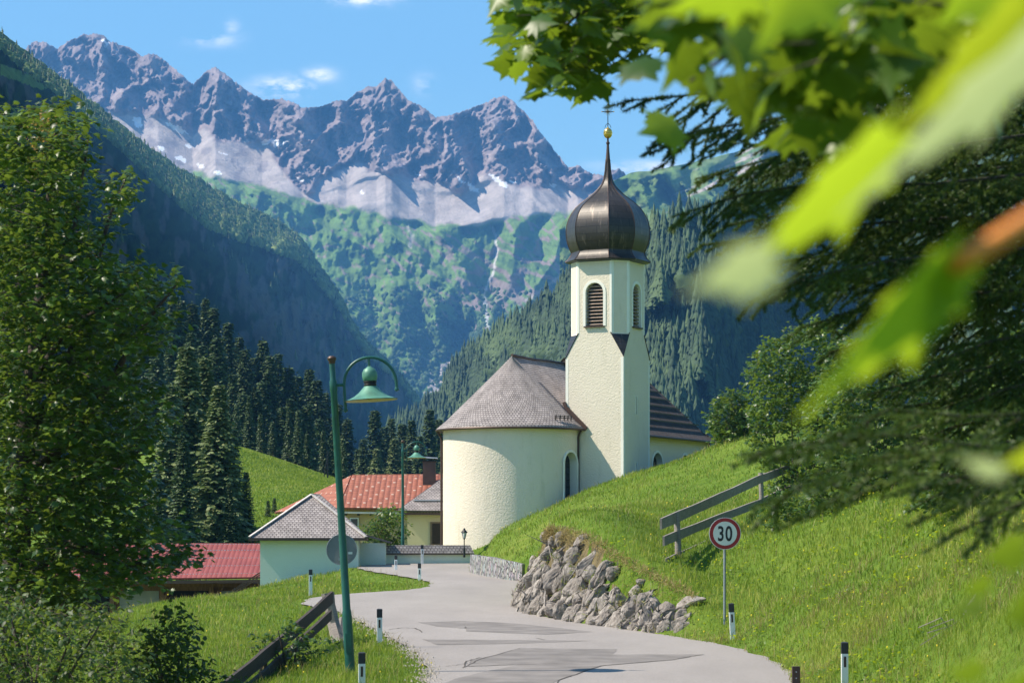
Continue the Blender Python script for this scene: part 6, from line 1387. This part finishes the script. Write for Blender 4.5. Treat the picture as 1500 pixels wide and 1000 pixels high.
# ---------------------------------------------------------------- near spruce at the right, boughs reaching into view
nb_o = P(1830, 900, 13.5); nsp = thing('spruce_tree', 'near spruce whose long dark boughs reach in from the right edge', 'spruce', (nb_o.x, 13.5, 1.2)); so_ = np.array(nsp.location)
MB().tube([(0, 0, -1), (0, 0, 3), (0, 0, 8)], [.22, .18, .10], 10).build('trunk', M['bark'], nsp)
NP_, NY_, NPt, NS_ = [], [], [], []; NST, NEN = [], []; mbw = MB()
def bough(pts, Y, side=.55, dens=1.0, droop=.3, tw=1.0):
    """a woody bough with needle-clad side shoots"""
    P3 = [P(x, y, Y + dy) for (x, y, dy) in pts]; L = sum((P3[i + 1] - P3[i]).length for i in range(len(P3) - 1)); k = len(P3)
    MB().tube([Vector(p) - Vector(so_) for p in P3], list(np.linspace(.010, .003, k) * (Y / 13)), 5).build('bough', M['bark'], nsp)
    def shoot(a, d, ln, depth):
        e_ = a + d * ln + Vector((0, 0, -droop * ln * ln)); nn = int(ln / .0009 * dens); ts = rng.random(nn); base_ = np.array(a) + np.outer(ts, np.array(e_ - a)) ; base_[:, 2] += 0
        yawd = math.atan2(d.y, d.x) - PI / 2; NP_.append(base_); NY_.append(yawd + rng.choice([-1, 1], nn) * U(.35, 1.15, nn)); NPt.append(math.asin(max(-1, min(1, d.z))) + rng.normal(0.1, .55, nn)); NS_.append(U(.014, .022, nn) * tw); NST.append(np.array(a)); NEN.append(np.array(e_))
        if depth > 0:
            m_ = int(ln / .07)
            for q in range(m_):
                f = (q + .7) / m_; c_ = a.lerp(e_, f)
                if random.random() < .15: continue
                sg = 1 if q % 2 else -1; ax = Vector((0, 0, 1)); dd = (Matrix.Rotation(sg * random.uniform(.6, 1.0), 3, ax) @ d); dd.z = d.z + random.uniform(-.35, .05); shoot(c_, dd.normalized(), ln * side * (1 - f * .6) * random.uniform(.6, 1.1), depth - 1)
    for i in range(k - 1):
        a, b_ = P3[i], P3[i + 1]; seg_l = (b_ - a).length; m_ = max(1, int(seg_l / .065)); d = (b_ - a).normalized()
        for q in range(m_):
            f = (q + random.random() * .8) / m_; c_ = a.lerp(b_, f); rest = L * (1 - (i + f) / (k - 1)); sg = 1 if q % 2 else -1
            dd = Matrix.Rotation(sg * random.uniform(.5, .95), 3, 'Z') @ d; dd.z += random.uniform(-.45, .1); shoot(c_, dd.normalized(), min(.5, .12 + rest * .28) * random.uniform(.7, 1.15), 1)
        nn = int(seg_l / .0012); base_ = np.array(a) + np.outer(rng.random(nn), np.array(b_ - a)); NP_.append(base_); NY_.append(math.atan2(d.y, d.x) - PI / 2 + rng.choice([-1, 1], nn) * U(.35, 1.15, nn)); NPt.append(rng.normal(0, .55, nn)); NS_.append(U(.014, .022, nn))
for pts_, Y in [([(1560, 20, 1), (1400, 60, .6), (1250, 100, .3), (1110, 125, .1), (1010, 140, 0), (915, 148, -.1)], 13), ([(1500, 110, .8), (1300, 150, .4), (1130, 175, .1), (1030, 190, 0), (955, 210, 0)], 12.4),
                ([(1560, 190, .9), (1380, 215, .4), (1230, 215, .1), (1120, 235, 0), (1020, 262, 0)], 13.4), ([(1560, 250, .9), (1360, 270, .4), (1200, 268, .1), (1090, 285, 0), (985, 318, 0)], 12.8),
                ([(1560, 310, .9), (1380, 320, .4), (1240, 330, .1), (1130, 345, 0), (1025, 360, 0)], 13.2), ([(1560, 360, .9), (1400, 370, .4), (1280, 385, .1), (1170, 410, 0), (1095, 445, 0)], 12.6),
                ([(1560, 420, .9), (1420, 430, .4), (1300, 440, .1), (1215, 465, 0)], 13.2), ([(1560, 130, 1.5), (1420, 170, 1), (1320, 200, .8), (1230, 190, .6)], 13.6), ([(1560, 480, .9), (1450, 500, .4), (1370, 530, .2)], 12.8),
                ([(1560, 340, 1.6), (1470, 350, 1.2), (1340, 372, 1), (1260, 360, .6)], 13.4), ([(1560, 230, 1.6), (1440, 250, 1.2), (1330, 290, 1), (1260, 300, .6)], 13.8), ([(1560, 550, .9), (1470, 570, .4), (1400, 600, .2)], 13), ([(1600, 400, 1.6), (1480, 410, 1.2), (1390, 440, 1)], 13.9)]:
    bough(pts_, Y)
for k_ in range(17):
    y_ = 115 + k_ * 36; x_end = np.interp(y_, [100, 200, 300, 380, 460, 560, 700], [1090, 1060, 1075, 1120, 1240, 1300, 1390]) + random.uniform(-40, 50); d_ = random.uniform(.05, .16)
    bough([(1600, y_ - 40 + random.uniform(-15, 15), 1.0), (x_end * .35 + 1600 * .65, y_ - 15, .6), (x_end * .7 + 1600 * .3, y_ + 5, .3), (x_end, y_ + random.uniform(15, 45), 0)], 14 + (k_ % 4) * .5)
for pts_, Y in [([(1600, 660, .2), (1450, 655, .1), (1300, 635, .05), (1180, 650, 0), (1085, 668, 0)], 6.5), ([(1600, 690, .2), (1430, 700, .1), (1300, 690, .05), (1180, 705, 0), (1130, 745, 0)], 7.0), ([(1600, 600, .2), (1420, 610, .1), (1300, 600, .1), (1230, 640, 0)], 7.2), ([(1600, 730, .2), (1500, 735, .1), (1420, 770, .05), (1380, 790, .02)], 6.8)]:
    bough(pts_, Y, dens=.55, tw=1.0)
NPn = np.concatenate(NP_); nn = len(NPn); needle = (np.array([(.14, 0, 0), (-.14, 0, 0), (0, 1, 0)]), np.array([(0, 1, 2)]))
W_s = scatter(needle, NPn - so_, frames(np.concatenate(NY_), np.concatenate(NPt), U(-1.5, 1.5, nn)), np.concatenate(NS_) * 1.25)
rn = np.clip(.4 + .5 * fbm(NPn[:, 0] * 4, NPn[:, 2] * 4, 2) + rng.normal(0, .15, nn), 0, 1); leafmesh('needle_foliage', [W_s], M['needle_near'], [rn], nsp)
stems(np.array(NST) - so_, np.array(NEN) - so_, .0035, 'shoots', M['bark'], nsp); print('NEEDLES', nn)

# ---------------------------------------------------------------- maple branch close to the camera, top and right
mo = P(1250, -250, 9.0); mt = thing('maple_branch', 'overhanging maple branch with sunlit leaves along the top, some out of focus near the lens', 'branch', tuple(mo)); so_ = np.array(mt.location)
polyA = [(742, -30), (762, 10), (752, 35), (758, 66), (775, 80), (800, 72), (822, 108), (848, 120), (866, 100), (866, 78), (895, 60), (922, 85), (940, 55), (965, 45), (985, 10), (1000, -30)]
pA, xA, yA = poly_points(polyA, 270, 12.0, .9); sA, stA, dvA = twigs(pA, .10, 2, ml, .135, .5, 0); sA[0][:] = sA[0] - so_
leafmesh('leaves', [sA], M['maple_over'], [np.clip(np.repeat(.30 + .35 * (xA < 790) + .2 * fbm(xA * .03, yA * .03, 2), 2) + rng.normal(0, .12, len(xA) * 2), 0, 1)], mt)
pB, xB, yB = poly_points([(980, -30), (990, 30), (1020, 60), (1110, 120), (1180, 160), (1220, 130), (1300, 130), (1360, 90), (1520, 60), (1520, -30)], 120, 5.2, .9, lambda X, Y: (fbm(X * .02, Y * .03, 2) > -.3) & ((X > 1030) | (Y < 22)) & (Y < 128)); sB, stB, dvB = twigs(pB, .14, 2, ml, .13, .6, -.3); sB[0][:] = sB[0] - so_
leafmesh('leaves', [sB], M['maple_over'], [np.clip(rng.normal(.35, .3, len(xB) * 2), 0, 1)], mt); stems(np.r_[stA, stB] - so_, np.r_[stA + dvA, stB + dvB] - so_, .003, 'leaf_stalks', M['bark'], mt)
mb = MB(); Lb = lambda px, py, Y: P(px, py, Y) - Vector(so_)
limb(mb, [Lb(1300, -150, 12.4), Lb(1100, -60, 12.3), Lb(950, -20, 12.1), Lb(850, 20, 12), Lb(800, 60, 12)], .02, .004); limb(mb, [Lb(1500, -150, 6), Lb(1300, -20, 5.4), Lb(1150, 60, 5.2), Lb(1060, 85, 5.1), Lb(1010, 120, 5.1)], .012, .003); limb(mb, [Lb(1300, -150, 12.4), Lb(1500, -150, 6)], .02, .012)
mb.build('branch_wood', M['bark'], mt)
def big_leaf(tipx, tipy, basex, basey, Y, width, mat, name, tilt, par, rnd=.6, stalk=None):
    """one leaf seen nearly edge-on: base and tip as sight lines at a real distance; width in metres"""
    a, b_ = P(basex, basey, Y), P(tipx, tipy, Y * .985); ln = (b_ - a).length; yv = (b_ - a).normalized(); view = Vector((0, 1, 0)); xv = yv.cross(view).normalized(); xv = (xv * math.cos(tilt) + view * math.sin(tilt)).normalized(); zv = xv.cross(yv)
    V_, F_ = ml; W = [a + xv * v[0] * width + yv * v[1] * ln + zv * v[2] * width - Vector(so_) for v in V_]; me = mesh(name, W, F_); fattr(me, 'rnd', np.full(len(W), rnd)); return link(name, me, mat, par)
nl_ = thing('near_maple_leaves', 'large blurred yellow green maple leaves hanging close to the lens at right', 'leaves', tuple(P(1400, 380, 1.9))); so_ = np.array(nl_.location)
big_leaf(1150, 615, 1395, 375, 1.5, .085, M['leaf_bright'], 'leaf', R(62), nl_, .6)
big_leaf(1330, 540, 1400, 365, 1.52, .05, M['leaf_bright'], 'leaf', R(50), nl_, .3)
big_leaf(1045, 425, 1300, 190, 1.5, .085, M['leaf_bright'], 'leaf', R(66), nl_, .7)
big_leaf(990, 425, 1130, 375, 1.15, .038, M['leaf_pale'], 'leaf', R(50), nl_, .4)
big_leaf(1215, 320, 1540, 40, 1.3, .05, M['leaf_pale'], 'leaf', R(58), nl_, .5)
big_leaf(1270, 235, 1500, 0, 1.6, .055, M['leaf_fresh'], 'leaf', R(55), nl_, .2)
big_leaf(1095, 85, 1200, -60, 2.2, .10, M['leaf_bright'], 'leaf', R(30), nl_, .7)
big_leaf(960, 20, 1110, -40, 2.4, .09, M['leaf_bright'], 'leaf', R(55), nl_, .3)
big_leaf(1360, 40, 1480, -60, 2.4, .12, M['leaf_bright'], 'leaf', R(35), nl_, .3)
for (a_, b_, c_, d_, Y_, w_, mt_, tl) in [(1395, 865, 1450, 850, 2.2, .030, 'maple_over', 50), (1380, 893, 1440, 882, 2.3, .028, 'leaf_dark', 40), (1370, 985, 1440, 975, 2.0, .040, 'maple_over', 55), (1395, 665, 1470, 690, 1.6, .022, 'leaf_pale', 60), (1455, 910, 1530, 880, 2.0, .06, 'maple_over', 30), (1440, 1010, 1540, 990, 2.1, .07, 'maple_over', 50), (1425, 820, 1500, 800, 2.4, .05, 'maple_over', 40), (1440, 690, 1540, 650, 1.7, .03, 'leaf_fresh', 60)]:
    big_leaf(a_, b_, c_, d_, Y_, w_, M[mt_], 'leaf', R(tl), nl_, .6)
M['stalk'] = mat_simple('orange_leaf_stalk', (.80, .27, .05), .5, 0, .1, 5, 0); Lb = lambda px, py, Y: P(px, py, Y) - Vector(so_)
mb = MB().tube([Lb(1392, 392, 1.5), Lb(1450, 358, 1.5), Lb(1560, 290, 1.55)], [.0055, .006, .007], 8); mb.build('leaf_stalk', M['stalk'], nl_, smooth=True)
MB().tube([Lb(1330, 190, 1.85), Lb(1430, 110, 1.85), Lb(1560, 60, 1.85)], .002, 6).tube([Lb(1560, 290, 1.8), Lb(1620, 100, 1.85), Lb(1600, -250, 2.2)], .005, 6).tube([Lb(1520, 60, 1.7), Lb(1600, 20, 1.8)], .002, 6).tube([Lb(1200, -60, 2.2), Lb(1400, -200, 2.2), Lb(1600, -250, 2.2)], .003, 6).tube([Lb(1500, 900, 2.1), Lb(1620, 700, 2.0), Lb(1560, 290, 1.8)], .004, 6).build('twig', M['bark'], nl_)

# ---------------------------------------------------------------- meadow grass (stuff)
def blades(name, label, XY, h, wd, mat, rnd, lean=.35):
    n = len(XY); z = gz(XY[:, 0], XY[:, 1]) - .02; yaw = U(0, 6.28, n); ln = np.abs(rng.normal(lean, .2, n)); dx, dy = np.cos(yaw) * ln * h, np.sin(yaw) * ln * h; sx_, sy_ = -np.sin(yaw), np.cos(yaw)
    k = rng.random(n) < .8; a = rng.normal(0, .8, n); sx_ = np.where(k, np.cos(a), sx_); sy_ = np.where(k, np.sin(a), sy_)
    B = np.stack([XY[:, 0], XY[:, 1], z], -1); S_ = np.stack([sx_ * wd, sy_ * wd, 0 * wd], -1) * .5; Mid = B + np.stack([dx * .3, dy * .3, h * .6], -1); T = B + np.stack([dx, dy, h * .95], -1)
    V_ = np.stack([B - S_, B + S_, Mid + S_ * .8, Mid - S_ * .8, T], 1).reshape(-1, 3); b_ = (np.arange(n) * 5)[:, None]; F_ = np.stack([b_ + np.array([[0, 1, 2]]), b_ + np.array([[0, 2, 3]]), b_ + np.array([[3, 2, 4]])], 1).reshape(-1, 3)
    me = mesh(name, V_, F_); fattr(me, 'rnd', np.clip(np.repeat(rnd, 5), 0, 1)); o = link(name, me, mat); tag(o, label, 'grass', kind='stuff'); return o
def grass_points(n):
    # density falls with distance as the blades are seen smaller
    Y_ = 33 * (125 / 33) ** rng.random(n); X_ = (rng.random(n) * 1.0 - .5) * .44 * Y_ + .0; XY = np.stack([X_, Y_], -1)
    d, _ = segdist(X_, Y_, RW, True); ins = inpoly(X_, Y_, RW); k = ~(ins & (d > .10)); 
    # not inside buildings or on the boulder face
    u_ = Matrix.Rotation(math.asin(.454), 2); lx = .891 * X_ - .454 * (Y_ - 117); ly = .454 * X_ + .891 * (Y_ - 117)
    k &= ~((np.hypot(lx, ly) < 3.2) | ((np.abs(lx) < 3.7) & (ly > 0)) | ((lx > 2) & (lx < 5.5) & (ly > .4) & (ly < 3.5)))
    fp = [(p.x, p.y) for p in fpts] + [(a.x * .5 + p.x * .5, a.y * .5 + p.y * .5) for a, p in zip(fpts, tpts)][::-1]; k &= ~inpoly(X_, Y_, fp)
    k &= ~((X_ > -10.8) & (X_ < -6) & (Y_ > 106.6) & (Y_ < 112)); return XY[k]
XY = grass_points(330000); Yq = XY[:, 1]; pat = fbm(XY[:, 0] * .5, XY[:, 1] * .28, 5); n = len(XY)
right = XY[:, 0] > 1.5; h = U(.08, .22, n) * np.where(right & (Yq < 60), 1.25, 1.0) * (.85 + .5 * np.clip(pat, -.4, .8)); de, _ = segdist(XY[:, 0], XY[:, 1], RW, True); h = h * np.clip(.45 + de * .5, .45, 1)
rnd = .42 + .5 * pat + rng.normal(0, .16, n) + np.where(right & (Yq < 58), .14, 0)
blades('grass', 'lush green meadow grass on the banks either side of the lane', XY, h, .011 * (Yq / 45) ** .85 * U(.7, 1.3, n), M['grass'], rnd)
k = (rng.random(n) < .05) | ((XY[:, 0] > 3) & (Yq < 56) & (fbm(XY[:, 0] * .7 + 9, XY[:, 1] * .4, 3) > .12) & (rng.random(n) < .4)); XY2 = XY[k] + rng.normal(0, .03, (k.sum(), 2)); n2 = len(XY2)
blades('dry_grass', 'dry straw coloured stalks mixed through the bank grass', XY2, U(.12, .34, n2), .007 * (XY2[:, 1] / 45) ** .85 * U(.8, 1.3, n2), M['drygrass'], U(0, 1, n2), .5)
# tawny fringe hanging over the boulder wall, weeds between stones
wp, wr, wh, ws = [], [], [], []
for i in range(7500):
    s_v, hh_ = random.random() ** .9, random.choice((random.uniform(.9, 1.06), random.random()))
    if fbm(np.array([s_v * 9.]), np.array([hh_ * 5.]), 2)[0] < -.05 and hh_ < .9: continue
    q = wall_pt(min(s_v, .995), hh_); wp.append((q.x + random.gauss(0, .05), q.y + random.uniform(-.12, .1), q.z + random.uniform(-.02, .05))); wh.append(hh_); ws.append(s_v)
wp, wh, ws = np.array(wp), np.array(wh), np.array(ws); n = len(wp); yaw = U(0, 6.28, n); pt = rng.normal(.5, .6, n); blade = (np.array([(-.06, 0, 0), (.06, 0, 0), (.04, .6, .0), (-.04, .6, 0), (0, 1, -.2)]), np.array([(0, 1, 2), (0, 2, 3), (3, 2, 4)]))
for dry in (True, False):
    k = ((wh > .86) & (ws < .42)) | (rng.random(n) < .5) if dry else (wh < .8) & (rng.random(n) < .75); m_ = k.sum()
    o = leafmesh('dry_moss_fringe' if dry else 'wall_weeds', [scatter(blade, wp[k] + np.array((0, -.06, 0)), frames(yaw[k], pt[k], U(-1, 1, m_)), U(.06, .17, m_))], M['drygrass'] if dry else M['grass'], [U(0, .8, m_)])
    tag(o, 'tawny dry grass and moss fringe hanging over the top of the boulder wall' if dry else 'small green weeds growing between the boulders of the wall', 'moss' if dry else 'weeds', kind='stuff')
# broad-leaved herbs low in the right bank
k = (XY[:, 0] > 2.4) & (XY[:, 1] < 66) & (fbm(XY[:, 0] * .8 + 2, XY[:, 1] * .5, 3) > .02) & (rng.random(len(XY)) < .16); HP = XY[k]; n = len(HP)
hp3 = np.stack([HP[:, 0], HP[:, 1], gz(HP[:, 0], HP[:, 1]) + U(.04, .22, n)], -1); o = leafmesh('meadow_herbs', [scatter(oval_leaf(), hp3, frames(U(0, 6.28, n), rng.normal(-.1, .4, n), rng.normal(0, .4, n)), U(.05, .11, n))], M['leaf_fresh'], [U(0, .6, n)]); tag(o, 'broad-leaved herbs growing low in the grass of the right bank', 'herbs', kind='stuff')
# flowers
k = rng.random(len(XY)) < .0016; FP = XY[k]; n = len(FP); fp3 = np.stack([FP[:, 0], FP[:, 1], gz(FP[:, 0], FP[:, 1]) + U(.12, .24, n)], -1)
o = leafmesh('yellow_flowers', [scatter(round_bush(3, 5), fp3, frames(U(0, 6, n), U(0, .2, n), U(0, .2, n)), U(.02, .035, n) * (FP[:, 1] / 50) ** .5)], M['flower'], [U(0, 1, n)]); tag(o, 'tiny yellow flowers dotted through the meadow grass', 'flowers', kind='stuff')
# coarse tussocks on the far meadow
n = 60000; Y_ = U(170, 300, n); X_ = Y_ * U(-.13, -.05, n); XYm = np.stack([X_, Y_], -1)
blades('far_meadow_grass', 'sunlit yellow green grass of the far meadow below the spruces', XYm, U(.08, .22, n), U(.06, .12, n), M['grass'], .55 + .3 * fbm(X_ * .15, Y_ * .08, 4) + rng.normal(0, .15, n))
# ---------------------------------------------------------------- haze
hm = bpy.data.materials.new('mountain_air'); hm.use_nodes = True; t = hm.node_tree; t.nodes.clear()
o_ = t.nodes.new('ShaderNodeOutputMaterial'); pv = t.nodes.new('ShaderNodeVolumePrincipled')
pv.inputs['Density'].default_value = 0.00008; pv.inputs['Color'].default_value = (.15, .46, 1.0, 1); pv.inputs['Anisotropy'].default_value = .0
t.links.new(pv.outputs[0], o_.inputs['Volume'])
hz = MB().box((0, 3200, 1010), (9000, 15000, 2080)).build('haze', hm); hz['kind'] = 'stuff'; hz['label'] = 'thin blue mountain haze filling the valley air'; hz['category'] = 'haze'
